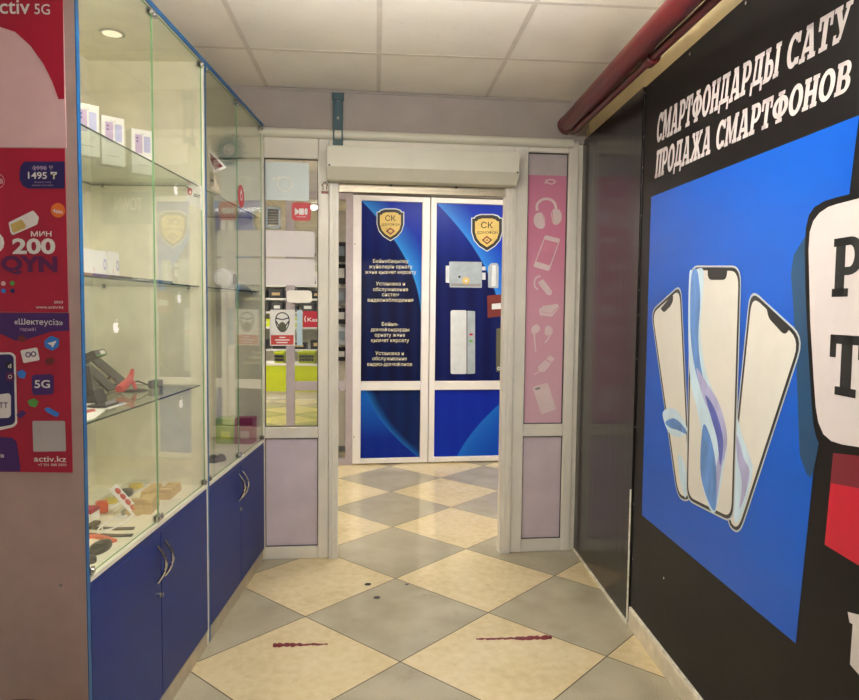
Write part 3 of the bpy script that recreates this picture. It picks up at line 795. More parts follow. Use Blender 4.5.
# ================================================================== display cabinets
CD = .46; CT = 2.40; DECK = .685; SH = (1.10, 1.50, 1.90)
def cabinet(x0, x1, label, shelves, depth, lamp):
    T = thing('display_cabinet', label, 'display cabinet', CB, (x0, 0, 0), 'display cabinets along the left side')
    th = .016; xm = (x0 + x1) / 2; D = depth
    for xa in (x0, x1 - th):
        p = part(T, 'side_panel', B(xa, xa + th, .0015, D, .012, CT), 'inner')
        if xa < 0: part(p, 'outer_face', B(-.0086, -.0081, .002, D, .012, CT - .0005), 'rose', label='white outer face, its shade painted in as rose beige')
        part(p, 'edge_band', B(xa - .0004, xa + th + .0004, -.001, .0014, .012, CT), 'edge' if xa == x0 else ('edge', 'white')[1], label='blue edge band' if xa == x0 else 'white edge band')
        for yy in (.03, D - .03):
            part(p, 'foot', MB().tube([(xa + th / 2, yy, 0), (xa + th / 2, yy, .0118)], .0075, 10), 'black')
    p = part(T, 'top_panel', B(x0 + th, x1 - th, .0015, D - .012, CT - .018, CT), 'inner')
    part(p, 'edge_band', B(x0 + th, x1, -.0016, .0014, CT - .018, CT), 'edge', label='blue edge band')
    part(T, 'back_panel', B(x0 + th, x1 - th, D - .011, D, .02, CT - .001), 'inner')
    p = part(T, 'deck', B(x0 + th, x1 - th, .0015, D - .012, DECK - .022, DECK), 'inner')
    part(p, 'front_strip', B(x0 + th, x1 - th, -.0035, .0014, DECK - .0115, DECK + .002), 'white', label='white strip along the front edge')
    part(T, 'rail', B(x0 + th, x1 - th, -.0005, .0012, DECK - .05, DECK - .012), 'blue')
    part(T, 'plinth', B(x0 + th, x1 - th, .004, .02, 0, .068), 'alu')
    part(T, 'plinth_cap', B(x0 + th, x1 - th, .0, .02, .0685, .0735), 'zinc')
    # glass doors with their corner clamps
    for i, (xa, xb) in enumerate(((x0 + th + .002, xm - .0015), (xm + .0015, x1 - th - .002))):
        g = MB().box(xa, xb, .004, .009, DECK + .006, CT - .022).slot(1)
        g = MB(); vs = B(xa, xb, .004, .009, DECK + .006, CT - .022)
        g.v = vs.v; g.f = vs.f; g.m = [1, 1, 0, 1, 0, 1]
        gd = part(T, 'glass_door', g, ('glass', 'gedge'))
        hx = xa + .0 if i == 0 else xb
        for zz in (DECK + .006, CT - .022):
            s_ = 1 if zz < 1.5 else -1
            for cx in (xa, xb):
                sg = 1 if cx == xa else -1
                c = B(min(cx, cx + sg * .022), max(cx, cx + sg * .022), -.004, .0035, min(zz, zz + s_ * .02), max(zz, zz + s_ * .02))
                c.box(min(cx, cx + sg * .022), max(cx, cx + sg * .022), .0095, .016, min(zz, zz + s_ * .02), max(zz, zz + s_ * .02))
                c.tube([(cx + sg * .011, -.0085, zz + s_ * .01), (cx + sg * .011, -.004, zz + s_ * .01)], .006, 10)
                part(gd, 'clamp', c, 'steel', bevel=.001)
    # blue doors
    for i, (xa, xb) in enumerate(((x0 + th + .001, xm - .002), (xm + .002, x1 - th - .001))):
        d = part(T, 'cabinet_door', B(xa, xb, -.002, .014, .077, DECK - .034), 'blue', bevel=.0012)
        hx = xb - .028 if i == 0 else xa + .03
        zc_ = .55
        path = []
        for k in range(17):
            t = k / 16; path.append((hx + .004 * math.sin(PI * t), -.002 - .027 * math.sin(PI * t), zc_ - .064 + .128 * t))
        part(d, 'handle', MB().tube(path, [.0038 + .0022 * math.sin(PI * k / 16) for k in range(17)], 8), 'steel', smooth=True)
        if i == 0:
            part(d, 'lock', MB().tube([(hx - .0, -.012, .445), (hx, -.002, .445)], .009, 12).box(hx - .0015, hx + .0015, -.02, -.012, .437, .453), 'steel')
    for z in shelves:
        vs = B(x0 + th + .002, x1 - th - .002, .02, D - .016, z - .0055, z)
        g = MB(); g.v = vs.v; g.f = vs.f; g.m = [0, 0, 1, 1, 1, 1]
        s_ = part(T, 'glass_shelf', g, ('shelfglass', 'gdark'))
        for cx in (x0 + th, x1 - th):
            sg = 1 if cx < xm else -1
            for yy in (.06, D - .06):
                part(s_, 'shelf_pin', MB().tube([(cx, yy, z - .0105), (cx + sg * .016, yy, z - .0105)], .0045, 8), 'steel')
    if lamp:
        part(T, 'added_led_strip', B(x0 + th + .0005, x0 + th + .007, .012, .024, DECK + .05, CT - .08), emit_mat('added_led_glow', (255, 246, 218), 9))  # assumed strip, added to brighten the inside of the cabinet
        u, y = CB.onz(112, 33, CT - .019)
        L = MB(); L.lathe((u, y, CT - .019), [(.034, -.0005), (.034, -.004), (.043, -.004), (.043, -.0005)], 28)
        d = part(T, 'downlight', L, 'steel', smooth=True)
        part(d, 'lens', MB().tube([(u, y, CT - .022), (u, y, CT - .0196)], .033, 24), emit_mat('lens_glow', (255, 244, 214), lamp))
    return T
C1W = .988
cabinet(-.008, C1W, 'nearer blue and white glass display cabinet with posters on its end panel', SH, CD, .4)
cabinet(C1W + .004, 1.955, 'farther blue and white glass display cabinet next to the window bay', SH[1:], .40, 0)
# the two lower-door joints wear a lock each; posters hang on the near end panel
PO = -.0012
def ep(l, zo, off=PO): return EP.pts(l, zo, off)
zA = (0, 0, 3.891); zB = (0, 150, 3.891); zC = (0, 300, 3.891); zD = (0, 140, 3.889)
XL = EP.px(-20, 300, PO)[0]
def rect(zo, x0, y0, x1, y1, off=PO):
    p = EP.pts([(x0, y0), (x1, y1)], zo, off); return [(p[0][0], p[0][1]), (p[1][0], p[0][1]), (p[1][0], p[1][1]), (p[0][0], p[1][1])]
def sheet(name, label, xr, zr0, zr1, m):
    T = thing(name, label, 'poster', EP, (xr - .2, PO, zr0), 'operator posters on the cabinet end panel')
    part(T, 'sheet', MB().box(xr - .40, xr, PO - .0004, PO + .0005, zr0, zr1), m)
    return T
xr1, _ = EP.px(64.6, 60, PO); _, zz148 = EP.px(40, 148.3, PO); _, zz312 = EP.px(40, 312.6, PO)
P1 = sheet('tariff_poster', 'pale pink poster with a red sweep and white 5G lettering, topmost on the end panel', xr1, zz148 + .002, 2.395, 'ppink')
y1 = PO - .001
rs = ep([(-60, 105), (0, 105), (60, 125), (120, 180), (170, 250), (205, 320), (228, 386), (251, 386), (252, 0), (252, -220), (-60, -220)], zA)
rs = [(min(x, xr1 - .0005), min(z, 2.393)) for x, z in rs]
part(P1, 'red_sweep', MB().flat(rs, y1), 'pred')
t = MB(); ptext(t, EP, 'activ', -10, 30, 13.5, 16, y1 - .0005, .012, yb2=14.0); part(P1, 'lettering', t, 'pwhite')
t = MB(); ptext(t, EP, '5G', 34.5, 50, 14, 11, y1 - .0005, .012, yb2=14.6); part(P1, 'lettering', t, 'pwhite')

xr2, _ = EP.px(66.6, 230, PO)
P2p = sheet('tariff_poster', 'red poster with a big white 200 and price pill, middle of the panel', xr2, zz312 + .001, zz148, 'pred')
pill = ep([(95, 45), (253, 45), (253, 150), (110, 150), (90, 140), (78, 120), (76, 90), (80, 65)], zB)
part(P2p, 'price_pill', MB().flat([(min(x, xr2 - .0005), z) for x, z in pill], y1), 'pnavy')
t = MB(); ptext(t, EP, '2990 ₸', 33, 53, 170, 4.6, y1 - .0005, .01, 170.4)
u, z = EP.px(32, 168, y1); u2, _ = EP.px(46, 168, y1); t.stroke([(u, z), (u2, z)], .002, y1 - .0006); part(P2p, 'old_price', t, 'ppale')
t = MB(); ptext(t, EP, '1495 ₸', 28, 57, 178.6, 7.2, y1 - .0005, .02, 179.2); part(P2p, 'price', t, 'pwhite')
t = MB(); ptext(t, EP, 'абоненттік төлем', 34, 51, 183, 1.8, y1 - .0005); ptext(t, EP, 'абонентская плата', 32, 53, 186, 1.8, y1 - .0005); part(P2p, 'small_print', t, 'ppale')
u, z = EP.px(58, 210.3, y1); u2, _ = EP.px(65.2, 210.3, y1)
part(P2p, 'orange_badge', MB().disc(u, z, u2 - u, y1), 'porange')
t = MB(); ptext(t, EP, '4sim', 53, 62.5, 212.5, 4.5, y1 - .0006, .015, 214); part(P2p, 'badge_lettering', t, 'pwhite')
sim = rounded(ep([(34, 282), (130, 235), (153, 262), (146, 290), (50, 332), (42, 322)], zB), .004)
s_ = part(P2p, 'printed_card', MB().flat(sim, y1 - .0002), 'pwhite')
part(s_, 'chip', MB().flat(rounded(ep([(42, 290), (86, 270), (104, 296), (98, 305), (56, 322), (50, 318)], zB), .003), y1 - .0006), 'gold')
t = MB(); ptext(t, EP, '200', 12.5, 55.5, 254, 16.5, y1 - .0004, .035, 254); part(P2p, 'big_number', t, 'pwhite')
t = MB(); ptext(t, EP, 'МИН', 31, 51.5, 236.5, 5.4, y1 - .0005, .02); part(P2p, 'unit_lettering', t, 'pwhite')
t = MB(); ptext(t, EP, '0', -12, 4.5, 252, 20, y1 - .0004, .03); part(P2p, 'big_number', t, 'pwhite')
t = MB(); ptext(t, EP, 'QYN', 1, 57.5, 271.5, 17, y1 - .0003, .05, 272.5); part(P2p, 'lettering', t, 'pmag')
u, z = EP.px(-3, 181, y1); u2, _ = EP.px(4.5, 181, y1); t = MB().ring(u, z, u2 - u - .0012, u2 - u, y1); part(P2p, 'badge_ring', t, 'ppink')
t = MB(); ptext(t, EP, 'B', -.5, 3, 183.5, 5, y1, .01); part(P2p, 'badge_letter', t, 'ppink')
for x, y, m_ in ((3.3, 283.5, 'ppink'), (12.3, 283.2, 'pgreen'), (3.5, 290.8, 'pblue'), (12.5, 290.8, 'pnavy')):
    u, z = EP.px(x, y, y1); part(P2p, 'round_icon', MB().disc(u, z, .0062, y1, n=14), m_)
t = MB(); ptext(t, EP, '5050', 54, 63, 303.4, 2.6, y1, .01); part(P2p, 'phone_number', t, 'pwhite')
t = MB(); ptext(t, EP, 'www.activ.kz', 36, 63.5, 308.4, 2.8, y1, .01); part(P2p, 'web_address', t, 'pwhite')

xr3, _ = EP.px(70.9, 390, PO); _, zz472 = EP.px(40, 472.3, PO)
P3p = sheet('tariff_poster', 'red and purple poster with app icons, lowest on the end panel', xr3, zz472, zz312, 'pred')
hb = ep([(-60, 51), (268, 51), (271, 120), (200, 122), (100, 155), (60, 158), (0, 130), (-60, 120)], zC)
part(P3p, 'purple_header', MB().flat([(min(x, xr3 - .0005), min(z, zz312 - .0005)) for x, z in hb], y1), 'ppurple')
t = MB(); ptext(t, EP, '«Шектеусіз»', 14.3, 62.8, 324.3, 5.8, y1 - .0005, .006, 325.2); part(P3p, 'title', t, 'pwhite')
t = MB(); ptext(t, EP, 'тарифі', 19.5, 36, 330.8, 3.6, y1 - .0005, .01, 331); part(P3p, 'subtitle', t, 'ppale')
ph = part(P3p, 'printed_phone', MB().flat(rounded(ep([(-60, 205), (45, 203), (62, 215), (68, 480), (55, 494), (-60, 520)], zC), .006), y1), 'pwhite')
part(ph, 'screen', MB().flat(rounded(ep([(-60, 214), (42, 211), (54, 222), (60, 474), (48, 485), (-60, 505)], zC), .005), y1 - .0003), 'pnavy')
part(ph, 'card', MB().flat(rounded(ep([(-60, 375), (36, 362), (44, 372), (44, 448), (36, 458), (-60, 462)], zC), .004), y1 - .0006), 'pwhite')
t = MB(); ptext(t, EP, 'ИТТ', -6, 8, 408, 5.6, y1 - .0009, .02); part(ph, 'card_lettering', t, 'ppurple')
u, z = EP.px(9.6, 365.5, y1); part(P3p, 'app_icon', MB().disc(u, z, .0105, y1 - .0006), 'ink')
t = MB(); ptext(t, EP, 'd', 8, 11.3, 368, 4.6, y1 - .0009, .015); part(P3p, 'icon_mark', t, 'pwhite')
u, z = EP.px(10.3, 376.7, y1); part(P3p, 'app_icon', MB().flat(rounded([(u - .011, z - .011), (u + .011, z - .011), (u + .011, z + .011), (u - .011, z + .011)], .005), y1 - .0006), 'pmag')
part(P3p, 'icon_mark', MB().ring(u, z, .0035, .0052, y1 - .0009), 'pwhite')
def tile(pts, m_, r=.005): return part(P3p, 'icon_tile', MB().flat(rounded(ep(pts, zC), r), y1 - .0003), m_)
tile([(80, 196), (146, 184), (156, 234), (92, 246)], 'pwhite')
u, z = EP.px(28.2, 354.7, y1); u2, z2 = EP.px(33.6, 354, y1)
part(P3p, 'icon_mark', MB().ring(u, z, .0045, .0072, y1 - .0006), 'ppurple'); part(P3p, 'icon_mark', MB().ring(u2, z2, .0045, .0072, y1 - .0006), 'ppurple')
tile([(172, 160), (200, 138), (232, 152), (230, 182), (204, 198), (176, 184)], 'pblue')
part(P3p, 'icon_mark', MB().flat(ep([(186, 168), (222, 158), (206, 186), (200, 176)], zC), y1 - .0006), 'pwhite')
tile([(124, 298), (132, 291), (202, 288), (210, 296), (210, 360), (202, 368), (134, 370), (126, 362)], 'ppurple')
t = MB(); ptext(t, EP, '5G', 34.6, 50, 388, 8.4, y1 - .0006, .02); part(P3p, 'icon_mark', t, 'pwhite')
tile([(66, 280), (88, 270), (104, 284), (96, 306), (74, 302)], 'pblue', .003)
tile([(68, 146), (90, 136), (104, 150), (96, 164), (76, 160)], 'maroon', .002)
tile([(174, 234), (198, 222), (216, 234), (204, 252), (180, 250)], 'maroon', .002)
tile([(108, 392), (134, 382), (152, 396), (140, 418), (116, 412)], 'pgreen', .003)
tile([(172, 424), (188, 416), (234, 442), (222, 456), (186, 438)], 'pblue', .003)
tile([(64, 446), (88, 428), (104, 440), (80, 462)], 'ppurple', .003)
part(P3p, 'blank_card', MB().flat(rounded(ep([(127, 470), (254, 470), (258, 588), (131, 590)], zC), .004), y1 - .0003), mat('print_grey_card', (196, 190, 192), .5))
t = MB(); ptext(t, EP, 'activ.kz', 34, 66.3, 461.5, 6, y1 - .0003, .012, 462); part(P3p, 'web_address', t, 'pwhite')
t = MB(); ptext(t, EP, '+7 701 088 5050', 38, 66.3, 466, 2.5, y1 - .0003, .008); part(P3p, 'phone_number', t, 'pwhite')
part(P3p, 'purple_corner', MB().flat(ep([(-60, 520), (0, 532), (50, 536), (66, 552), (80, 650), (80, 667), (-60, 667)], zC), y1), 'ppurple')
t = MB(); ptext(t, EP, 'ів', -1, 4, 457.5, 4, y1 - .0004, .012); part(P3p, 'lettering', t, 'pwhite')
u, z = EP.px(61, 585, 0)
solo('screw_cap', MB().tube([(u, -.0025, z), (u, -.0002, z)], .0045, 12), 'grey', EP, (u, 0, z), 'small grey cap low on the white cabinet end panel', 'screw cap')
# ================================================================== things inside the nearer cabinet
GZ = .0006
def at_px(px, py, z): return CB.onz(px, py, z)
# phone boxes on the upper shelf
for (px_, py_, h, lab) in ((85, 157, .165, 'white phone box at the left end of the upper glass shelf'),
                           (111, 166.5, .165, 'white phone box in the middle of the upper shelf row of three'),
                           (140, 175, .16, 'white phone box at the right end of the row on the upper shelf')):
    u, y = at_px(px_, py_, 1.9); y = min(max(y, .12), .40)
    z0 = 1.9 + GZ; w = .078
    T = thing('phone_box', lab, 'phone box', CB, (u, y, z0), 'phone boxes on the upper shelf')
    part(T, 'carton', B(u - w / 2, u + w / 2, y - .022, y + .022, z0, z0 + h), 'paper', bevel=.001)
    f = y - .0228
    pic = part(T, 'printed_phone', MB().flat(rounded([(u - .026, z0 + h * .46), (u + .0, z0 + h * .46), (u, z0 + h * .88), (u - .026, z0 + h * .88)], .004), f), 'ppale')
    part(pic, 'camera', MB().disc(u - .018, z0 + h * .80, .004, f - .0003, n=12).disc(u - .018, z0 + h * .72, .004, f - .0003, n=12), 'ppurple')
    part(T, 'printed_phone', MB().flat(rounded([(u + .006, z0 + h * .5), (u + .03, z0 + h * .5), (u + .03, z0 + h * .86), (u + .006, z0 + h * .86)], .004), f), 'rib2')
    part(T, 'hanging_tab', MB().ring(u, z0 + h - .012, .006, .0075, f, PI, 2 * PI), 'grey')
    T.rotation_euler.z -= .75
    part(T, 'print_line', MB().flat([(u - .02, z0 + .03), (u + .02, z0 + .03), (u + .02, z0 + .034), (u - .02, z0 + .034)], f), 'grey')
# operator card hanging by the far side panel
fx = WD
yv = CB.o.y + C1W - .02
crd = WD.pts([(186.2, 178), (201.8, 186), (201.8, 210.3), (186.2, 202)], off=yv - .0)
T = thing('hanging_card', 'white card with a red round mark hung at the right end of the upper shelf', 'card', WD, (crd[0][0], yv, crd[3][1]))
part(T, 'card', MB().prism(crd, yv - .0015, yv), 'paper')
u, z = WD.px(189.8, 191.5, yv - .002); part(T, 'red_mark', MB().disc(u, z, .010, yv - .002, .015), 'signred')
part(T, 'mark_notch', MB().disc(u + .001, z - .003, .004, yv - .0024, .006), 'paper')
t = MB(); ptext(t, WD, 'start', 193.5, 200.5, 196.5, 4.6, yv - .0022, .02, 198.2); part(T, 'lettering', t, 'ink')
# middle shelf
def standing_box(px0, px1, pyt, pyb, off, tilt, label, art):
    (ua, za), (ub, zb_) = CB.px(px0, pyb, off), CB.px(px1, pyb, off); zt_ = CB.px(px0, pyt, off)[1]
    z0 = 1.5 + GZ; h = zt_ - min(za, z0)
    T = thing('white_box', label, 'box', CB, ((ua + ub) / 2, off, z0), 'white boxes on the middle shelf')
    part(T, 'carton', B(ua, ub, off, off + .022, z0, z0 + h), 'paper', bevel=.001)
    um = (ua + ub) / 2
    part(T, 'print', MB().flat([(um - .012 + art, z0 + h * .28), (um - .009 + art, z0 + h * .28), (um - .009 + art, z0 + h * .42), (um - .012 + art, z0 + h * .42)], off - .0005), 'labred')
    part(T, 'lavender_print', MB().ring(ub - .014, z0 + h * .55, .006, .011, off - .0005, k=1.7), 'rib2')
standing_box(83.5, 107, 248, 276, .16, 0, 'wide white box standing at the left end of the middle shelf', 0)
standing_box(108.5, 119.5, 251, 276, .18, 0, 'narrow white box standing right of the wide one on the middle shelf', .003)
def flat_phone(px0, px1, off, z, m, label, w=.072, back='dgrey'):
    ua, ub = CB.px(px0, 278, off)[0], CB.px(px1, 278, off)[0]
    T = thing('smartphone', label, 'phone', CB, ((ua + ub) / 2, off, z), 'phones lying on the middle shelf')
    part(T, 'body', B(ua, ub, off, off + w, z + GZ, z + GZ + .009), m, bevel=.003)
    part(T, 'screen', B(ua + .004, ub - .004, off + .004, off + w - .004, z + GZ + .0091, z + GZ + .0097), 'ink')
for a, b, m, lab in ((83, 93.5, 'copper', 'copper coloured phone lying at the left end of the middle shelf'),
                     (95, 108, 'ppurple', 'violet blue phone lying before the wide white box on the middle shelf'),
                     (113, 134, 'black', 'black phone lying near the middle of the middle shelf'),
                     (137, 150, 'grey', 'grey phone lying between two dark ones on the middle shelf'),
                     (153, 173, 'teal', 'dark teal phone lying at the right end of the middle shelf')):
    flat_phone(a, b, .045, 1.5, m, lab)
# lower glass shelf
z0 = 1.1 + GZ
def tilt_phone(px_, py_, lab, m, back=50, yaw=0, L=.155, W=.074):
    u, y = at_px(px_, py_, 1.1)
    if px_ < 100: y = .27; u = CB.px(px_, py_, y)[0]
    T = thing('display_phone', lab, 'phone', CB, (u, y, z0), 'phones leaning on stands on the lower shelf')
    R = R3(0, 0, math.radians(yaw)) @ R3(math.radians(-back), 0, 0)
    off = Vector((u, y, z0 + .0115))
    c = off + R @ Vector((0, 0, L / 2)); c += R @ Vector((0, -.004, 0))
    lo = min((c + R @ Vector((0, sy * .0042, -L / 2))).z for sy in (-1, 1)); c.z += z0 - lo
    part(T, 'body', MB().obox(c, W / 2, .0042, L / 2, R), m, bevel=.002)
    part(T, 'screen', MB().obox(c + R @ Vector((0, -.0045, 0)), W / 2 - .003, .0004, L / 2 - .003, R), mat('phone_glass_grey', (74, 76, 76), .15))
    part(T, 'camera_bump', MB().obox(c + R @ Vector((W / 2 - .02, .0052, L / 2 - .022)), .014, .001, .014, R), 'black')
    pr = c + R @ Vector((0, .0052, -.01))
    st = MB().tube([pr, (pr.x, pr.y + .035, z0 + .003)], .004, 8).box(u - .02, u + .02, pr.y - .01, pr.y + .055, z0, z0 + .004)
    part(T, 'easel_stand', st, 'black')
tilt_phone(112, 391, 'grey dark phone leaning back at the front left of the lower glass shelf', 'black', 48)
tilt_phone(125, 385.5, 'second dark phone leaning back behind the red stand on the lower shelf', 'dgrey', 50)
tilt_phone(97, 385, 'copper backed phone leaning at the left end of the lower shelf', 'copper', 28, 8)
# black device with a small lit screen
y = .2; u = CB.px(94, 381, y)[0]
T = thing('payment_terminal', 'black handheld device with a pale lit display at the left end of the lower shelf', 'device', CB, (u, y, z0))
part(T, 'base', B(u - .05, u + .03, y - .03, y + .05, z0, z0 + .02), 'black', bevel=.004)
part(T, 'stem', MB().tube([(u - .01, y + .01, z0 + .02), (u - .01, y + .02, z0 + .12)], .012, 12), 'black', smooth=True)
Rr = R3(math.radians(-24)); c = Vector((u - .005, y + .015, z0 + .145))
hd = part(T, 'head', MB().obox(c, .04, .045, .011, Rr), 'black', bevel=.004)
part(hd, 'display', MB().obox(c + Rr @ Vector((.012, -.0455, 0)), .016, .0006, .006, Rr), 'screen')
part(hd, 'green_stripe', MB().obox(c + Rr @ Vector((0, -.0455, -.009)), .036, .0006, .0014, Rr), 'pgreen')
# red clip stand
u, y = at_px(124, 392, 1.1)
T = thing('phone_stand', 'translucent red clip stand with a dark round foot on the lower shelf', 'phone stand', CB, (u, y, z0))
part(T, 'foot', MB().lathe((u + .03, y - .03, z0), [(.044, 0), (.044, .003), (.03, .006), (.008, .008)], 24), 'black', smooth=True)
part(T, 'arm', MB().tube([(u + .03, y - .03, z0 + .008), (u + .03, y - .022, z0 + .03), (u + .02, y - .01, z0 + .045)], [.007, .008, .009], 10), 'pkred', smooth=True)
part(T, 'clip', MB().tube([(u - .085, y - .02, z0 + .02), (u - .03, y - .016, z0 + .03), (u + .02, y - .01, z0 + .04), (u + .06, y + .0, z0 + .052), (u + .1, y + .01, z0 + .072)], [.013, .015, .014, .012, .006], 8), 'pkred', smooth=True)
part(T, 'jaw', MB().obox((u + .052, y - .006, z0 + .052), .03, .006, .012, R3(0, -.6, .3)).obox((u - .045, y - .022, z0 + .024), .022, .006, .012, R3(0, -.3, 0)), 'pkred', bevel=.003)
y = .12; u = CB.px(103, 395, y)[0]
T = thing('phone_stand', 'small black empty stand in front of the leaning phones on the lower shelf', 'phone stand', CB, (u, y, z0))
part(T, 'foot', B(u - .045, u + .05, y - .03, y + .03, z0, z0 + .008), 'black', bevel=.003)
part(T, 'back', MB().obox((u, y + .012, z0 + .031), .034, .004, .024, R3(-.35)), 'black', bevel=.002)
part(T, 'lip', B(u - .03, u + .03, y - .028, y - .02, z0 + .0081, z0 + .018), 'grey', bevel=.002)
# plug with its cable
u, y = at_px(160, 386.5, 1.1); u = min(u, .85)
T = thing('charger_plug', 'dark and white plug with a black cable at the right of the lower shelf', 'charger', CB, (u, y, z0))
part(T, 'grip', B(u - .03, u + .035, y - .018, y + .018, z0, z0 + .03), 'dgrey', bevel=.006)
part(T, 'head', MB().tube([(u + .035, y, z0 + .016), (u + .05, y, z0 + .016), (u + .075, y, z0 + .013)], [.0158, .015, .007], 14), 'paper', smooth=True)
part(T, 'cable', MB().tube([(u - .03, y, z0 + .014), (u - .06, y + .01, z0 + .02), (u - .09, y + .03, z0 + .035), (u - .11, y + .06, z0 + .03), (u - .12, y + .09, z0 + .006)], .003, 8), 'black', smooth=True)
# leaflets lying on the lower shelf
zL = (75, 330, 6.136)
def leaflet(pts, m, lab, dz=0.0, pat=None):
    p = [CB.onz(zL[0] + a / zL[2], zL[1] + b / zL[2], 1.1) for a, b in pts]
    p = [(max(a, .021), min(max(b, .03), .43)) for a, b in p]
    T = thing('leaflet', lab, 'leaflet', CB, (p[0][0], p[0][1], z0 + dz), 'leaflets on the lower shelf')
    part(T, 'sheet', MB().slab(p, z0 + dz, z0 + dz + .0008), m)
    if pat:
        q = [CB.onz(zL[0] + a / zL[2], zL[1] + b / zL[2], 1.1) for a, b in pat[0]]
        part(T, 'print', MB().slab(q, z0 + dz + .0009, z0 + dz + .0011), pat[1])
leaflet([(55, 438), (325, 450), (210, 488), (50, 470)], 'paper', 'white leaflet with a blue edge lying before the phones on the lower shelf', 0, ([(60, 441), (300, 452), (290, 457), (60, 447)], 'pblue'))
leaflet([(50, 478), (190, 492), (120, 545), (50, 575)], 'paper', 'white leaflet with red print nearest the front edge of the lower shelf', .001, ([(66, 496), (120, 488), (128, 504), (70, 514)], 'labred'))

# ---- on the white deck
zK = (80, 470, 6.36); zd = DECK + GZ
def dk(a, b): return CB.onz(zK[0] + a / zK[2], zK[1] + b / zK[2], DECK)
def clampy(p): return max(.02, min(p[0], C1W - .02)), max(.03, min(p[1], .43))
for c_, ang, sz, lab in (((405, 262), .2, (.062, .05, .034), 'kraft card block with slots nearest the berry card on the cabinet deck'),
                         ((480, 258), .1, (.05, .045, .05), 'taller kraft card block beside the glass door joint on the deck'),
                         ((490, 160), .05, (.07, .04, .03), 'slotted kraft card block left in the back row on the deck'),
                         ((610, 160), .05, (.07, .045, .036), 'slotted kraft card block right in the back row on the deck')):
    u, y = clampy(dk(*c_)); y += sz[1] * .5
    T = thing('card_block', lab, 'card block', CB, (u, y, zd), 'kraft card blocks on the cabinet deck')
    R = R3(0, 0, ang); a, b, h = sz
    m = MB().obox((u, y, zd + h * .3), a, b * .5, h * .3, R)
    part(T, 'body', m, 'card', bevel=.0015)
    for k in (-.62, 0, .62):
        part(T, 'slot_rib', MB().obox(Vector((u, y, zd + h * .8)) + R @ Vector((a * k, 0, 0)), a * .24, b * .5, h * .2, R), 'card', bevel=.001)
def strap(path, w, m, name, lab, cat, th=.005, extra=None):
    P = [clampy(dk(*q)) for q in path]
    T = thing(name, lab, cat, CB, (P[0][0], P[0][1], zd), 'watch straps on the cabinet deck')
    b = MB()
    for (xa, ya), (xb, yb) in zip(P, P[1:]):
        d = Vector((xb - xa, yb - ya)); L = d.length; d /= L; nv = Vector((-d.y, d.x)) * w / 2; e = d * .002
        b.slab([(xa - e.x + nv.x, ya - e.y + nv.y), (xb + e.x + nv.x, yb + e.y + nv.y), (xb + e.x - nv.x, yb + e.y - nv.y), (xa - e.x - nv.x, ya - e.y - nv.y)], zd, zd + th)
    part(T, 'band', b, m)
    return T, P
T, P = strap([(50, 372), (130, 376), (230, 380), (340, 377)], .019, 'dgrey', 'fitness_band', 'dark grey fitness band with a thick tracker end lying on the cabinet deck', 'fitness band')
xa, ya = clampy(dk(80, 372)); part(T, 'tracker', MB().obox((xa, ya, zd + .0115), .034, .013, .006, R3()), 'black', bevel=.004)
T, P = strap([(50, 415), (150, 420), (240, 423), (330, 420)], .018, 'dgrey', 'fitness_band', 'thin dark ribbed fitness band nearer the glass on the cabinet deck', 'fitness band')
T, P = strap([(50, 432), (100, 430), (160, 442), (215, 462)], .02, 'coral', 'watch_strap', 'coral pink watch strap curving over the dark case on the deck', 'watch strap', .008)
def lump(c_, rx, ry, h, m, name, lab, cat, yaw=0, grp=None, extra=None):
    u, y = clampy(dk(*c_)); y = min(y, .42); u = max(u, .02 + rx); y = max(.02 + ry, y)
    T = thing(name, lab, cat, CB, (u, y, zd), grp)
    n = 20; b = MB(); vs = []; R = R3(0, 0, yaw)
    prof = [(.92, 0), (1, .25), (.97, .65), (.8, .92), (.5, 1.0)]
    for r, z in prof: vs += [Vector((u, y, zd + z * h)) + R @ Vector((rx * r * math.cos(2 * PI * k / n), ry * r * math.sin(2 * PI * k / n), 0)) for k in range(n)]
    fs = [(i * n + k, i * n + (k + 1) % n, (i + 1) * n + (k + 1) % n, (i + 1) * n + k) for i in range(4) for k in range(n)]
    fs += [tuple(range(n - 1, -1, -1)), tuple(range(4 * n, 5 * n))]
    b.add(vs, fs); part(T, 'body', b, m, smooth=True)
    if extra: 
        part(T, extra[0], MB().tube([(u - rx * .1, y, zd + h * 1.0), (u - rx * .1, y, zd + h * 1.06)], min(rx, ry) * .45, 18), extra[1], smooth=True)
    return T
lump((130, 510), .055, .026, .022, 'black', 'glasses_case', 'black oblong case lying on the deck under the coral strap', 'case', 0, None, ('seam_pad', 'dgrey'))
lump((55, 590), .02, .022, .02, 'black', 'earphone_case', 'small round black case at the near corner of the deck', 'case', 0, None, ('lid_mark', 'dgrey'))
lump((280, 165), .06, .028, .022, 'dgrey', 'computer_mouse', 'dark grey oval mouse lying behind the berry card on the deck', 'computer mouse', 0, None, ('wheel', 'black'))
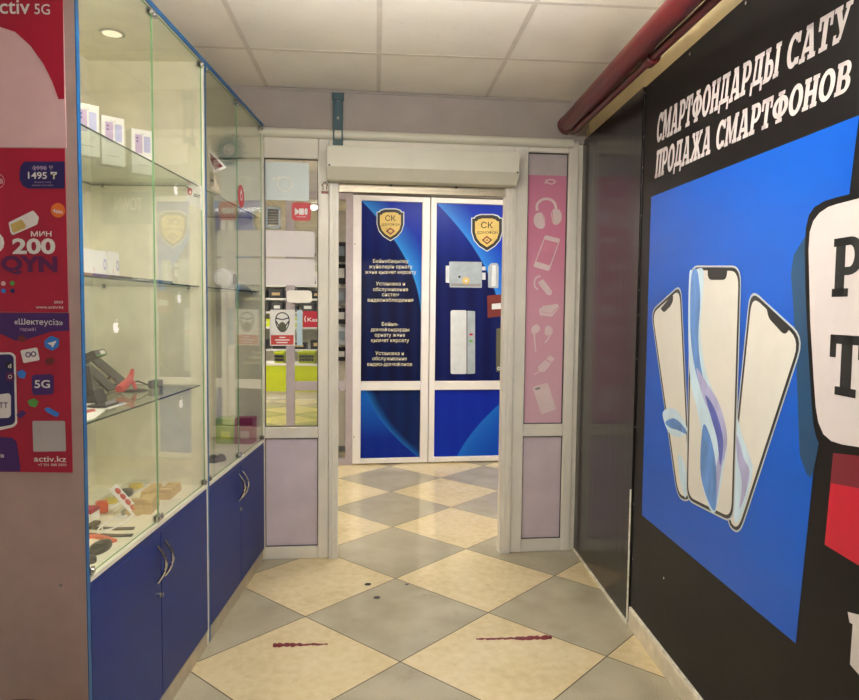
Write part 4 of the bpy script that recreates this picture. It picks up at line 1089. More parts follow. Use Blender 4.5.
# yellow and clear blister packs
def blister(c_, w, d, m, lab, yaw=0):
    u, y = clampy(dk(*c_)); y = min(y, .40)
    T = thing('blister_pack', lab, 'blister pack', CB, (u, y, zd), 'blister packs on the cabinet deck')
    R = R3(0, 0, yaw)
    part(T, 'backing_card', MB().obox((u, y, zd + .001), w / 2, d / 2, .001, R), 'paper')
    part(T, 'contents', MB().lathe((u + .008, y, zd + .0021), [(d * .36, 0), (d * .36, .012), (d * .2, .018), (d * .05, .018)], 20), m, smooth=True)
    part(T, 'clear_shell', MB().obox((u, y, zd + .0125), w * .46, d * .46, .0103, R), 'shopglass', bevel=.004)
blister((350, 118), .13, .075, 'yellow', 'clear pack with a yellow disc at the back of the cabinet deck')
blister((190, 215), .13, .07, 'yellow', 'clear pack with a yellow disc left behind the orange gadget')
blister((290, 290), .10, .05, 'grey', 'clear pack with a grey plug in front of the berry card')
u, y = clampy(dk(140, 270)); 
T = thing('orange_gadget', 'bright orange rounded gadget standing near the left of the deck', 'gadget', CB, (u, y, zd))
part(T, 'body', MB().obox((u, y, zd + .02), .024, .02, .02, R3(0, .0, .5)), 'orange', bevel=.008)
part(T, 'button', MB().tube([(u, y, zd + .0395), (u, y, zd + .043)], .008, 14), 'coral', smooth=True)
u, y = clampy(dk(72, 318)); u = max(u, .055)
T = thing('small_box', 'small white and red box at the left of the deck by the orange gadget', 'box', CB, (u, y, zd))
part(T, 'carton', B(u - .03, u + .03, y - .015, y + .05, zd, zd + .028), 'paper', bevel=.001)
part(T, 'red_lid', B(u - .0305, u + .0305, y - .0155, y + .0505, zd + .0282, zd + .042), 'pred', bevel=.001)
# white ring cable
u, y = clampy(dk(240, 333)); 
T = thing('charging_cable', 'thin white cable coiled in a ring on the cabinet deck', 'cable', CB, (u, y, zd))
part(T, 'coil', MB().tube([(u + (.045 + .002 * k) * math.cos(k * .35), y + (.028 + .001 * (k % 5)) * math.sin(k * .35), zd + .0035 + .001 * (k / 20)) for k in range(52)], .0022, 6), 'paper', smooth=True)
part(T, 'connector', B(u + .05, u + .074, y - .005, y + .003, zd, zd + .006), 'paper', bevel=.001)
# leaning berry card
bp = [(255, 163), (300, 143), (382, 265), (345, 292)]
uB, yB = clampy(dk(362, 285)); hgt = 0.125
T = thing('berry_card', 'white blister card with red strawberry shapes leaning on the kraft blocks', 'card', CB, (uB, yB, zd))
Rb = R3(math.radians(-38), math.radians(-8), 0); c = Vector((uB, yB, zd)) + Rb @ Vector((0, 0, hgt / 2)); 
lo = min((c + Rb @ Vector((a * .026, b * .0015, -hgt / 2))).z for a in (-1, 1) for b in (-1, 1)); c.z += zd - lo
part(T, 'card', MB().obox(c, .026, .0015, hgt / 2, Rb), 'paper')
for k in (-.038, -.012, .014, .04):
    b = MB(); cc = c + Rb @ Vector((.0, -.003, k)); vs = []; n = 12
    for r, h in ((.012, 0), (.0105, -.004), (.006, -.0065)): vs += [cc + Rb @ Vector((r * math.cos(2 * PI * i / n), h, r * 1.05 * math.sin(2 * PI * i / n))) for i in range(n)]
    b.add(vs, [(i * n + j, i * n + (j + 1) % n, (i + 1) * n + (j + 1) % n, (i + 1) * n + j) for i in range(2) for j in range(n)] + [tuple(range(2 * n, 3 * n)), tuple(range(n - 1, -1, -1))])
    part(T, 'strawberry', b, 'labred', smooth=True)

# apple-shaped stickers on the glass doors
for px_, py_, lab in ((176, 190, 'white apple-shaped sticker on the glass beside the white hanging card'), (179.3, 298, 'white apple-shaped sticker on the glass just below the middle shelf'),
                      (116, 327, 'white apple-shaped sticker on the left glass door above the leaning phones'), (181.3, 403, 'white apple-shaped sticker on the glass just below the lower shelf')):
    u, z = CB.px(px_, py_, .0034); w, h = .019, .018
    T = thing('glass_sticker', lab, 'sticker', CB, (u, .0034, z), 'apple-shaped stickers on the glass')
    o = [(0, .55), (-.35, .72), (-.8, .6), (-1, .1), (-.85, -.5), (-.45, -1), (0, -.88), (.45, -1), (.8, -.6), (.92, -.3), (.62, -.05), (.6, .3), (.85, .52), (.4, .72)]
    part(T, 'fruit', MB().flat([(u + a * w, z + b * h) for a, b in bez(o, 3)], .0034), 'paper')
    part(T, 'leaf', MB().flat([(u + a * w, z + b * h) for a, b in bez([(0, .85), (.1, 1.15), (.4, 1.4), (.35, 1.1)], 3)], .0034), 'paper')

# ================================================================== things in the farther cabinet
def card_in(name, pts, yv, m, lab, cat, pic=None):
    p = WD.pts(pts, off=yv)
    T = thing(name, lab, cat, WD, (p[0][0], yv, min(b for a, b in p)))
    part(T, 'sheet', MB().prism(p, yv, yv + .002), m)
    if pic: part(T, 'picture', MB().flat(WD.pts(pic[0], off=yv - .0005), yv - .0005), pic[1])
    return T
YC = CB.o.y + C1W + .002
T = card_in('picture_card', [(208, 147.5), (211, 150.5), (226.2, 167.5), (214.2, 173), (209.5, 161)], YC + .22, 'paper', 'white bordered picture card tilted at the top left of the farther cabinet', 'card', ([(209.5, 152), (223, 166.3), (214.8, 170.3), (210.5, 160)], 'maroon'))
T = card_in('print_card', [(209.5, 172), (214, 172.5), (219.8, 189.5), (219.8, 191.5), (210, 187)], YC + .16, 'alu', 'beige card standing on the upper shelf of the farther cabinet', 'card', ([(210.5, 179), (214, 179.5), (214, 182), (210.5, 181.5)], 'dgrey'))
# tinsel rosette on the end panel
ye = CB.o.y + 1.955 - .016 - .012
u, z = WD.px(229.5, 150, ye)
T = thing('tinsel_rosette', 'teal and silver tinsel rosette hung high in the farther cabinet', 'decoration', WD, (u, ye, z))
b = MB(); n = 44
for k in range(n):
    a = 2 * PI * k / n; r0, r1 = .052, .085 + .014 * random.random(); da = .05
    b.prism([(u + r0 * math.cos(a - da), z + r0 * math.sin(a - da)), (u + r1 * math.cos(a), z + r1 * math.sin(a)), (u + r0 * math.cos(a + da), z + r0 * math.sin(a + da))], ye - .003 - .004 * (k % 2), ye + .001)
b.ring(u, z, .03, .05, ye - .008, n=30)
part(T, 'outer_fringe', b, 'tealg')
b = MB(); n = 26
for k in range(n):
    a = 2 * PI * k / n; b.prism([(u + .01 * math.cos(a - .1), z + .01 * math.sin(a - .1)), (u + .042 * math.cos(a), z + .042 * math.sin(a)), (u + .01 * math.cos(a + .1), z + .01 * math.sin(a + .1))], ye - .012 - .003 * (k % 2), ye - .008)
part(T, 'silver_center', b, 'tinsel')
part(T, 'hook', MB().tube([(u, ye + .004, z + .06), (u, ye + .0115, z + .06)], .004, 8), 'steel')
# red round sticker on the glass door
u, z = CB.px(241.2, 196.3, .003)
T = thing('door_sticker', 'round red sticker on the glass door of the farther cabinet', 'sticker', CB, (u, .003, z))
part(T, 'disc', MB().tube([(u, .0034, z), (u, .0026, z)], .054, 28), 'signred')
part(T, 'white_mark', MB().ring(u, z, .014, .021, .0022).flat([(u - .012, z + .018), (u + .012, z + .018), (u, z + .036)], .0022), 'pwhite')
# white handheld blower on the middle shelf
y = .085; u = CB.px(226, 280, y)[0]; z0 = 1.5 + GZ; ue = min(CB.px(251, 286, y)[0], 1.92)
T = thing('hand_blower', 'white handheld device with a grey round vent on the farther cabinet middle shelf', 'appliance', CB, (u, y, z0))
part(T, 'body', MB().tube([(u - .08, y, z0 + .05), (u - .065, y, z0 + .05), (u + .03, y, z0 + .05), (u + .09, y, z0 + .042)], [.035, .049, .049, .03], 20), 'paper', smooth=True)
part(T, 'nozzle', MB().tube([(u + .09, y, z0 + .042), (u + .17, y - .01, z0 + .026), (ue, y - .02, z0 + .014)], [.029, .021, .011], 16), 'paper', smooth=True)
part(T, 'vent', MB().tube([(u - .02, y - .052, z0 + .05), (u - .02, y - .046, z0 + .05)], .026, 20), 'grey', smooth=True)
part(T, 'blue_tray', B(u - .02, ue, y - .05, y + .05, z0, z0 + .0009), 'rib3')
# gift boxes on the deck
def gift(xa, xb, ya, h, m, lab):
    T = thing('gift_box', lab, 'box', WD, ((xa + xb) / 2, ya, zd), 'coloured boxes on the farther deck')
    part(T, 'carton', B(xa + .001, xb - .001, ya, ya + .08, zd, zd + h * .8), m, bevel=.001)
    part(T, 'lid', B(xa, xb, ya - .001, ya + .081, zd + h * .8, zd + h), m, bevel=.001)
    part(T, 'label', B(xa + .03, xb - .02, ya - .0014, ya - .0002, zd + h * .2, zd + h * .5), 'rose' if m == 'boxmag' else 'lime')
gift(-1.135, -1.037, 3.61, .135, 'boxlime', 'lime green box on the deck of the farther cabinet')
gift(-1.033, -.935, 3.61, .14, 'boxmag', 'dark magenta box on the deck of the farther cabinet')
for px_, py_, rx, ry, lab in ((213.5, 462, .045, .03, 'dark grey headphone pad left on the farther deck'), (221, 461, .04, .022, 'dark grey oval gadget right of the headphone pad')):
    u, y = CB.onz(px_, py_, DECK); u = max(u, C1W + .03 + rx); y = max(y, .035)
    T = thing('headphone', lab, 'headphones', CB, (u, y, zd))
    part(T, 'pad', MB().lathe((u, y, zd), [(ry, 0), (ry * 1.1, .01), (ry, .022), (ry * .6, .028)], 20), 'dgrey', smooth=True)
    part(T, 'cushion', MB().lathe((u, y, zd + .0281), [(ry * .55, 0), (ry * .5, .004)], 20), 'black', smooth=True)
# ================================================================== printed posters on the doors beyond
DP = D_OFF - .0005
def far_poster(u0, u1, z0, z1, m, lab):
    T = thing('door_poster', lab, 'poster', FD, (u0, DP, z0), 'blue prints on the doors beyond')
    part(T, 'print', MB().box(u0, u1, DP, DP + .001, z0, z1), m)
    return T
F1 = far_poster(d1b + .002, d1c - .002, zr1 + .002, zpt - .002, swoosh('print_swoosh_tall', .0, 3.08, -2.37, (2, 22, 110), (3, 38, 165), (50, 150, 232), .42, (2.2, (3, 8, 52)), .65), 'tall blue print with cream lines of text on the left door beyond')
F2 = far_poster(d2b + .002, d2c - .002, zr1 + .002, zpt - .002, swoosh('print_swoosh_devices', .0, 2.75, -1.9, (2, 40, 160), (3, 46, 180), (50, 140, 230), .42, (2.4, (3, 12, 74)), .7), 'tall blue print with lock and handset pictures on the right door beyond')
far_poster(d1b + .002, d1c - .002, zbt + .002, zr0 - .002, swoosh('print_swoosh_low', .08, .35, .55, (16, 100, 200), (3, 24, 78), (24, 110, 200), .16, (1.4, (2, 34, 140))), 'low blue print with a curved streak on the left door beyond')
far_poster(d2b + .002, d2c - .002, zbt + .002, zr0 - .002, swoosh('print_swoosh_fan', 1.25, -1.3, .4, (2, 32, 160), (2, 70, 190), (24, 110, 210), .5, (.5, (2, 46, 180))), 'low blue print with a fan of light on the right door beyond')
yt = DP - .0006
def shield(T, cx, cy, w, h):
    o = [(-.5, .40), (-.42, .40), (-.36, .46), (-.2, .5), (.2, .5), (.36, .46), (.42, .40), (.5, .40), (.5, .02), (.42, -.2), (.26, -.36), (0, -.5), (-.26, -.36), (-.42, -.2), (-.5, .02)]
    def P(k): return FD.pts([(cx + x * w * k, cy - y * h * k) for x, y in o], off=yt)
    e = part(T, 'shield', MB().flat(P(1), yt), 'lockl')
    part(e, 'dark_band', MB().flat(P(.94), yt - .0003), 'ink')
    part(e, 'gold_field', MB().flat(P(.76), yt - .0006), 'gold')
    t = MB(); ptext(t, FD, 'СК', cx - .19 * w, cx + .19 * w, cy - h * .12, h * .17, yt - .0009, .01); part(e, 'monogram', t, 'ink')
    t = MB(); ptext(t, FD, 'ДОМОФОН', cx - .33 * w, cx + .33 * w, cy + h * .03, h * .075, yt - .0009, .01); part(e, 'name_line', t, 'ink')
    d = FD.pts([(cx, cy + h * .08), (cx + w * .17, cy + h * .19), (cx, cy + h * .31), (cx - w * .17, cy + h * .19)], off=yt)
    part(e, 'diamond', MB().flat(d, yt - .0009), 'maroon')
    part(e, 'diamond_core', MB().flat(inset(d, .012), yt - .0011), 'gold')
    part(e, 'diamond_dot', MB().flat(inset(d, .024), yt - .0013), 'maroon')
shield(F1, 390.4, 224.8, 27.6, 32.8); shield(F2, 487, 232.8, 31.6, 37.8)
for body, xa, xb, yb in (('Бейнебақылау', 373, 408.5, 262.8), ('жүйелерін орнату', 369, 412.4, 268.3), ('және қызмет көрсету', 365, 416, 273.8),
                         ('Установка и', 376, 405, 285.4), ('обслуживание', 373, 408, 291), ('систем', 382, 398.8, 296.2), ('видеонаблюдения', 367.7, 413.2, 301.6),
                         ('Бейне-', 381.8, 398.5, 325.8), ('домофондарды', 370.8, 409.2, 331.2), ('орнату және', 374.8, 405, 336.6), ('қызмет көрсету', 371.2, 409, 342),
                         ('Установка и', 375.4, 403.8, 355), ('обслуживание', 372.4, 406.8, 360.2), ('видео-домофонов', 367.3, 412, 365.8)):
    t = MB(); ptext(t, FD, body, xa, xb, yb, 3.7, yt, .004, yb + .1); part(F1, 'text_line', t, 'ctext')
zq = (320, 180, 4.295); zr_ = (320, 320, 4.295)
def fp(l, zo): return FD.pts(l, zo, yt)
def fl_(T, name, l, zo, m, k=0, r=0.0):
    p = fp(l, zo)
    return part(T, name, MB().flat(rounded(p, r) if r else p, yt - .0003 * k), m)
L = fl_(F2, 'printed_lock', [(555, 350), (695, 352), (695, 463), (557, 461)], zq, 'lock', 0, .008)
fl_(F2, 'lock_flange', [(540, 368), (556, 368), (556, 442), (540, 440)], zq, 'lockl')
for y0, y1_ in ((372, 388), (398, 428)): fl_(F2, 'lock_bolt', [(696, y0), (711, y0), (711, y1_), (696, y1_)], zq, 'lockl')
fl_(L, 'plate', [(565, 362), (688, 364), (688, 440), (566, 438)], zq, 'lockl', 1, .006) if False else None
u, z = FD.px(320 + 627 / 4.295, 180 + 433 / 4.295, yt)
part(F2, 'lock_cylinder', MB().disc(u, z, .034, yt - .0003, n=20), 'gold'); part(F2, 'keyhole', MB().disc(u, z, .012, yt - .0006, n=12), 'lockl')
u, z = FD.px(320 + 599 / 4.295, 180 + 416 / 4.295, yt); part(F2, 'lock_button', MB().disc(u, z, .011, yt - .0003, n=12), 'ink')
fl_(F2, 'lock_shade', [(562, 444), (690, 446), (690, 458), (562, 456)], zq, 'grey', 1)
fl_(F2, 'printed_bracket', [(722, 372), (735, 357), (762, 357), (768, 372), (766, 465), (722, 462)], zq, 'lock', 0, .01)
fl_(F2, 'bracket_face', [(740, 366), (756, 366), (754, 456), (736, 456)], zq, 'lockl', 1, .005)
fl_(F2, 'printed_panel', [(718, 497), (802, 488), (802, 582), (720, 592)], zq, 'maroon', 0, .008)
fl_(F2, 'panel_label', [(738, 532), (800, 526), (800, 552), (738, 556)], zq, 'lockl', 1)
fl_(F2, 'printed_handset', [(561, -42), (630, -42), (630, 232), (561, 232)], zr_, 'lockl', 0, .02)
fl_(F2, 'handset_base', [(632, -40), (666, -38), (666, 230), (630, 232)], zr_, 'lock', 0, .01)
fl_(F2, 'handset_gap', [(629, -40), (633, -40), (633, 231), (629, 231)], zr_, 'dgrey', 1)
for y, m_ in ((62, 'bred'), (90, 'pgreen')):
    u, z = FD.px(320 + 649 / 4.295, 320 + y / 4.295, yt); part(F2, 'handset_dot', MB().disc(u, z, .018, yt - .0004, .01, n=14), m_)
fl_(F2, 'printed_reader', [(758, 36), (800, 34), (800, 222), (757, 222)], zr_, 'olive', 0, .01)
u, z = FD.px(320 + 768 / 4.295, 320 + 208 / 4.295, yt); part(F2, 'reader_ring', MB().ring(u, z, .008, .016, yt - .0004, n=16), 'lockl')

# ================================================================== pink film on the right bay
PY = .0295
PF = thing('window_film', 'pink film with pale gadget icons on the narrow right bay', 'window film', PT, (b1, PY, ym1))
z_f = Z(PT, 550, 175.5, PY)
part(PF, 'pink_sheet', B(b1 + .004, b2 - .004, PY - .0006, PY, ym1 + .004, z_f), 'pink')
part(PF, 'frosted_top', B(b1 + .004, b2 - .004, PY - .0006, PY, z_f + .0002, yt0 - .004), mat('film_grey', (188, 178, 180), .45, var=.06))
iy = PY - .0012; q4 = (490, 120, 3.888); q5 = (490, 290, 3.888)
def ic(l, zo=q4): return PT.pts(l, zo, iy)
def wdt(px): return px / FPX * 3.9
hp = MB()
arc = [(184 + 0, 352), (181, 335), (188, 320), (203, 309), (222, 306), (240, 311), (253, 325), (257, 345)]
hp.stroke(ic(arc), wdt(2.6), iy)
hp.flat(bez(ic([(170, 385), (178, 366), (198, 360), (212, 378), (214, 408), (204, 422), (186, 420), (173, 405)])), iy)
hp.flat(bez(ic([(238, 360), (250, 345), (270, 350), (279, 372), (274, 396), (256, 408), (244, 400), (240, 380)])), iy)
part(PF, 'headphones_icon', hp, 'icon')
part(PF, 'icon_gap', MB().stroke(ic([(205, 362), (214, 400)]), wdt(.8), iy - .0003).stroke(ic([(241, 352), (246, 396)]), wdt(.8), iy - .0003), 'pink')
sp = part(PF, 'phone_icon', MB().flat(rounded(ic([(214, 447), (274, 462), (230, 588), (168, 570)]), .012), iy), 'icon')
part(sp, 'phone_glass', MB().flat(ic([(212, 464), (265, 478), (232, 566), (180, 550)]), iy - .0003), mat('film_pink_plain', (216, 140, 166), .3))
part(PF, 'earpiece_icon', MB().flat(rounded(ic([(186, 632), (206, 618), (243, 668), (236, 682), (222, 680)]), .008), iy).stroke(ic([(196, 606), (180, 612), (172, 630), (174, 648), (186, 660)]), wdt(1.6), iy), 'icon')
part(PF, 'power_bank_icon', MB().flat(ic([(190, 78), (206, 62), (262, 54), (271, 68), (250, 92), (240, 104), (194, 98)], q5), iy), 'icon')
part(PF, 'icon_gap', MB().stroke(ic([(194, 84), (238, 92), (268, 66)], q5), wdt(.7), iy - .0003), 'pink')
part(PF, 'earbud_icon', MB().flat(bez(ic([(160, 156), (168, 140), (182, 134), (193, 144), (192, 160), (178, 168), (168, 172)], q5)), iy).stroke(ic([(172, 166), (174, 200), (178, 240)], q5), wdt(1.5), iy), 'icon')
part(PF, 'earbud_icon', MB().flat(bez(ic([(212, 160), (218, 142), (232, 140), (243, 152), (242, 168), (226, 176), (216, 174)], q5)), iy).stroke(ic([(236, 170), (226, 190), (214, 206)], q5), wdt(1.5), iy), 'icon')
part(PF, 'cable_icon', MB().flat(ic([(186, 300), (214, 272), (238, 286), (212, 318), (192, 318)], q5), iy).flat(ic([(218, 268), (234, 254), (252, 266), (240, 282)], q5), iy).stroke(ic([(192, 316), (180, 324), (170, 330)], q5), wdt(1.1), iy), 'icon')
tb = part(PF, 'tablet_icon', MB().flat(rounded(ic([(164, 378), (224, 360), (258, 464), (200, 484)], q5), .012), iy), 'icon')
part(tb, 'lens_mark', MB().flat(ic([(174, 382), (194, 376), (196, 384), (178, 390)], q5), iy - .0003), 'grey')
part(PF, 'cord_icon', MB().stroke(ic([(212, 246), (226, 232), (246, 232), (256, 240), (240, 250), (222, 244), (216, 232)]), wdt(1.2), iy), 'icon')

# ================================================================== stickers and sheets on the left bay
GY = .0275
def gp_(l, zo=(0, 0, 1), off=GY): return PT.pts(l, zo, off)
def rect_g(x0, y0, x1, y1, off=GY): 
    p = gp_([(x0, y0), (x1, y1)], off=off); return [(p[0][0], p[0][1]), (p[1][0], p[0][1]), (p[1][0], p[1][1]), (p[0][0], p[1][1])]
gl0 = a_l + .052
T = thing('frosted_film', 'pale blue frosted film across the top of the left window bay', 'window film', PT, (gl0, GY, Z(PT, 290, 201, GY)))
p = rect_g(267, 161.5, 309, 201); p[0] = (gl0, p[0][1]); p[3] = (gl0, p[3][1])
part(T, 'sheet', MB().prism(p, GY - .0004, GY), 'frost')
u, z = PT.px(284.5, 184, GY); part(T, 'round_mark', MB().ring(u, z, .034, .042, GY - .001), 'paper')
part(T, 'swirl_mark', MB().stroke(gp_([(272, 178), (276, 179.5), (280, 176.5)]), .008, GY - .001), 'paper')
# camera sticker
T = thing('camera_sticker', 'red square sticker with a white video camera sign on the left bay glass', 'sticker', PT, (PT.px(301, 220, GY)[0], GY, PT.px(301, 220, GY)[1]))
part(T, 'border', MB().prism(rounded(rect_g(291.6, 202, 311, 221), .02), GY - .0004, GY), 'labred')
part(T, 'face', MB().flat(rounded(rect_g(292.8, 203.2, 309.8, 219.8), .018), GY - .0008), 'signred')
part(T, 'camera_body', MB().flat(rounded(rect_g(299, 208.4, 304, 214.8), .002), GY - .0012).flat(gp_([(294.8, 207.8), (298.8, 210.6), (298.8, 212.8), (294.8, 215.4)]), GY - .0012), 'pwhite')
part(T, 'camera_front', MB().flat(rounded(rect_g(304.6, 208.4, 307.6, 214.8), .01), GY - .0012), 'pwhite')
part(T, 'caption', MB().flat(rect_g(296.5, 216.4, 306, 217.3), GY - .0012), 'ppink')
# two white sheets
for y0, y1_, lab in ((230.3, 257.2, 'upper white sheet taped behind the glass of the left bay'), (258.4, 285.3, 'lower white sheet taped behind the glass of the left bay')):
    p = rect_g(267, y0, 314.8, y1_, .0365); p[0] = (gl0, p[0][1]); p[3] = (gl0, p[3][1])
    T = thing('paper_sheet', lab, 'paper sheet', PT, (gl0, .0365, p[2][1]), 'white sheets behind the left bay glass')
    part(T, 'sheet', MB().prism(rounded(p, .012), .0362, .0372), 'frostw')
    for px_ in (313.4,):
        u, z = PT.px(px_, y1_ - 1.5, .036); part(T, 'tape_tab', B(u, u + .012, .0373, .0383, z, z + .012), 'dgrey')
# mask sign
mx = lambda l: gp_(l, (190, 290, 5.387))
T = thing('mask_sign', 'white paper sign showing a head in a mask above a red label', 'sign', PT, (PT.px(283, 346, GY)[0], GY, PT.px(283, 346, GY)[1]))
part(T, 'paper', MB().prism(mx([(431, 106), (566, 106), (566, 300), (431, 300)]), GY - .0006, GY), 'paper')
my = GY - .001
hd = bez(mx([(462, 160), (470, 134), (496, 122), (524, 134), (534, 160), (530, 190), (514, 218), (498, 224), (482, 216), (466, 188)]))
part(T, 'head_outline', MB().stroke(hd + hd[:1], .006, my), 'ink')
part(T, 'mask', MB().flat(bez(mx([(476, 190), (497, 172), (518, 190), (514, 212), (498, 222), (480, 210)])), my - .0002), 'olive')
part(T, 'mask_strap', MB().stroke(mx([(465, 152), (497, 160), (532, 150)]), .006, my).stroke(mx([(464, 168), (478, 192)]), .006, my).stroke(mx([(532, 168), (516, 192)]), .006, my), 'ink')
part(T, 'red_label', MB().flat(mx([(436, 243), (558, 243), (558, 295), (436, 295)]), my), 'labred')
part(T, 'label_lettering', MB().flat(mx([(482, 252), (514, 252), (514, 258), (482, 258)]), my - .0003).flat(mx([(458, 266), (536, 266), (536, 272), (458, 272)]), my - .0003).flat(mx([(466, 280), (526, 280), (526, 286), (466, 286)]), my - .0003), 'pwhite')
p = rect_g(296.8, 310, 302.4, 345.5, .0275)
solo('paper_strip', MB().prism(p, GY - .0004, GY), 'rib3', PT, (p[0][0], GY, p[2][1]), 'pale blue paper strip on the glass right of the mask sign', 'paper strip')
# sticker on the post
p = rect_g(321.3, 181, 328.4, 191, -.0008); q = rect_g(321.3, 191, 328.4, 193.8, -.0008)
T = thing('post_sticker', 'small sticker with a house arrow and dark red bar on the left post', 'sticker', PT, (p[0][0], -.0008, q[2][1]))
part(T, 'backing', MB().prism([p[0], p[1], q[2], q[3]], -.0012, -.0002), 'shut')
part(T, 'red_bar', MB().flat(q, -.0015), 'maroon')
part(T, 'house_arrow', MB().stroke(gp_([(321.6, 186), (324.8, 182), (328, 186)], off=-.0008), .006, -.0015).stroke(gp_([(323, 186), (323, 190)], off=-.0008), .005, -.0015).stroke(gp_([(326.6, 186), (326.6, 190)], off=-.0008), .005, -.0015), 'maroon')

# ================================================================== the shop far behind the left bay
SY = Frame((-4, 10.4), (1, 0))
def sx(px, py, off=0.0): return SY.px(px, py, off)
ca, cb = sx(262, 380)[0] - .4, sx(345, 380)[0]
cz1, cz0 = sx(275, 363.5)[1], .12
cm_ = sx(287, 380)[0]
for k, (xa, xb, lab) in enumerate(((ca, cm_, 'lime green counter front left of the shade-grey post far in the shop'), (cm_ + .004, cb, 'lime green counter front right of the shade-grey post far in the shop'))):
    T = thing('shop_counter', lab, 'counter', SY, (xa, 0, 0), 'lime counters far in the shop')
    part(T, 'front', B(xa, xb, 0, .02, cz0, cz1 - .03), 'lime')
    part(T, 'top', B(xa, xb, -.01, .5, cz1 - .03, cz1), 'paper')
    part(T, 'kickboard', B(xa, xb, .04, .06, 0, cz0), 'paper')
    part(T, 'body', B(xa, xb, .021, .48, cz0, cz1 - .031), 'white')
def basket(x0, x1, y0, y1_, lab):
    (ua, zb_), (ub, zt_) = sx(x0, y1_), sx(x1, y0); zb_ = cz1 + .001
    T = thing('shop_basket', lab, 'basket', SY, (ua, .05, zb_), 'lime baskets on the shop counter')
    h = zt_ - zb_; m = MB()
    m.xprism([(.05, zb_), (.07, zb_), (.055, zt_), (.035, zt_)], ua, ub); m.xprism([(.3, zb_), (.32, zb_), (.335, zt_), (.315, zt_)], ua, ub)
    m.box(ua, ua + .02, .05, .32, zb_, zt_).box(ub - .02, ub, .05, .32, zb_, zt_).box(ua, ub, .05, .32, zb_, zb_ + .01)
    part(T, 'shell', m, 'lime')
    part(T, 'rim', B(ua - .015, ub + .015, .02, .05, zt_ - .02, zt_), 'lime')
    n = 5
    for r in range(2):
        for k in range(n):
            xc = ua + (ub - ua) * (k + .7) / (n + .4); zz = zb_ + h * (.3 + .3 * r)
            part(T, 'hole', B(xc - .02, xc + .02, .030, .042, zz - .02, zz + .02), 'dgrey')
basket(274, 283, 352, 362.5, 'lime basket on the shop counter left of the shade-grey post')
basket(298, 314, 352, 362.5, 'lime basket with round holes on the shop counter right of the post')
T = thing('shop_shelf', 'white shelf unit with dark goods far behind the lime counter', 'shelf', SY, (ca, .9, 0))
part(T, 'back', B(ca, cb, 1.25, 1.27, 0, 2.2), 'white')
for z in (.3, .68, 1.05, 1.30, 1.52, 1.74, 2.1): part(T, 'board', B(ca, cb, .9, 1.249, z, z + .03), 'paper')
for x in (ca, cb - .03): part(T, 'side', B(x, x + .03, .9, 1.249, 0, 2.2), 'white')
random.seed(3)
k = 0
for z, m_, nm in ((1.55, 'black', 'black'), (1.33, 'dgrey', 'grey'), (1.08, 'lime', 'lime'), (.71, 'black', 'dark')):
    x = ca + .06
    while x < cb - .3:
        w = .16 + random.random() * .1; h = .1 + random.random() * .06
        T = thing('goods_box', nm + ' boxed goods standing in a row on the far shop shelf', 'box', SY, (x, .95, z), 'boxed goods on the far shelf, ' + nm)
        part(T, 'carton', B(x, x + w, .95, 1.12, z + .0005, z + h), m_)
        part(T, 'label', B(x + w * .2, x + w * .8, .946, .9495, z + h * .35, z + h * .7), 'card' if m_ == 'black' else 'paper')
        x += w + .03 + random.random() * .05
# red sign and white board on the glass beyond
gy3 = .026
def g3(x0, y0, x1, y1_): p = FD.pts([(x0, y0), (x1, y1_)], off=gy3); return [(p[0][0], p[0][1]), (p[1][0], p[0][1]), (p[1][0], p[1][1]), (p[0][0], p[1][1])]
p = g3(303, 311, 319.5, 327.3)
T = thing('red_sign', 'crimson sign with white lettering on the glazing far behind the mask sign', 'sign', FD, (p[0][0], gy3, p[2][1]))
part(T, 'plate', MB().prism(p, gy3 - .002, gy3), 'bred')
t = MB(); ptext(t, FD, 'Kaspi', 307.5, 323, 321.5, 4, gy3 - .0025, .012); part(T, 'lettering', t, 'pwhite')
part(T, 'bracket_mark', MB().stroke(FD.pts([(305.6, 316), (304.6, 319), (305.6, 322)], off=gy3), .008, gy3 - .0025), 'pwhite')
p = g3(287, 290.4, 312, 303)
T = thing('blank_board', 'blank white board on the glazing above the crimson sign', 'board', FD, (p[0][0], gy3, p[2][1]))
part(T, 'board', MB().prism(rounded(p, .03), -.014, -.002), 'paper')
part(T, 'backing_strip', MB().prism([(p[0][0] + .01, p[2][1] + .03), (p[1][0] - .01, p[2][1] + .03), (p[1][0] - .01, p[2][1] + .05), (p[0][0] + .01, p[2][1] + .05)], -.0015, -.0005), 'grey')
p = g3(303, 283, 317, 290)
T = thing('power_socket', 'white double socket plate on the glazing above the blank board', 'socket', FD, (p[0][0], gy3, p[2][1]))
part(T, 'plate', MB().prism(g3(303, 272, 317.5, 285.5), gy3 - .01, gy3), 'paper')
for a in (305.5, 311.5): part(T, 'outlet', MB().prism(g3(a, 277, a + 4.5, 284), gy3 - .012, gy3 - .0101), 'lockl')
# ventilation louver
p = FD.pts([(265.5, 207), (281, 229)], off=-.01)
T = thing('ventilation_louver', 'grey ventilation louver seen high through the left bay', 'louver', FD, (p[0][0], -.01, p[1][1]))
part(T, 'frame', MB().box(p[0][0], p[0][0] + .02, -.04, -.001, p[1][1], p[0][1]).box(p[1][0] - .02, p[1][0], -.04, -.001, p[1][1], p[0][1]).box(p[0][0], p[1][0], -.04, -.001, p[0][1] - .02, p[0][1]).box(p[0][0], p[1][0], -.04, -.001, p[1][1], p[1][1] + .02), 'lock')
for k in range(6):
    z = p[1][1] + .03 + k * (p[0][1] - p[1][1] - .05) / 6
    part(T, 'slat', MB().xprism([(-.036, z), (-.008, z + .02), (-.008, z + .024), (-.036, z + .004)], p[0][0] + .021, p[1][0] - .021), 'grey')
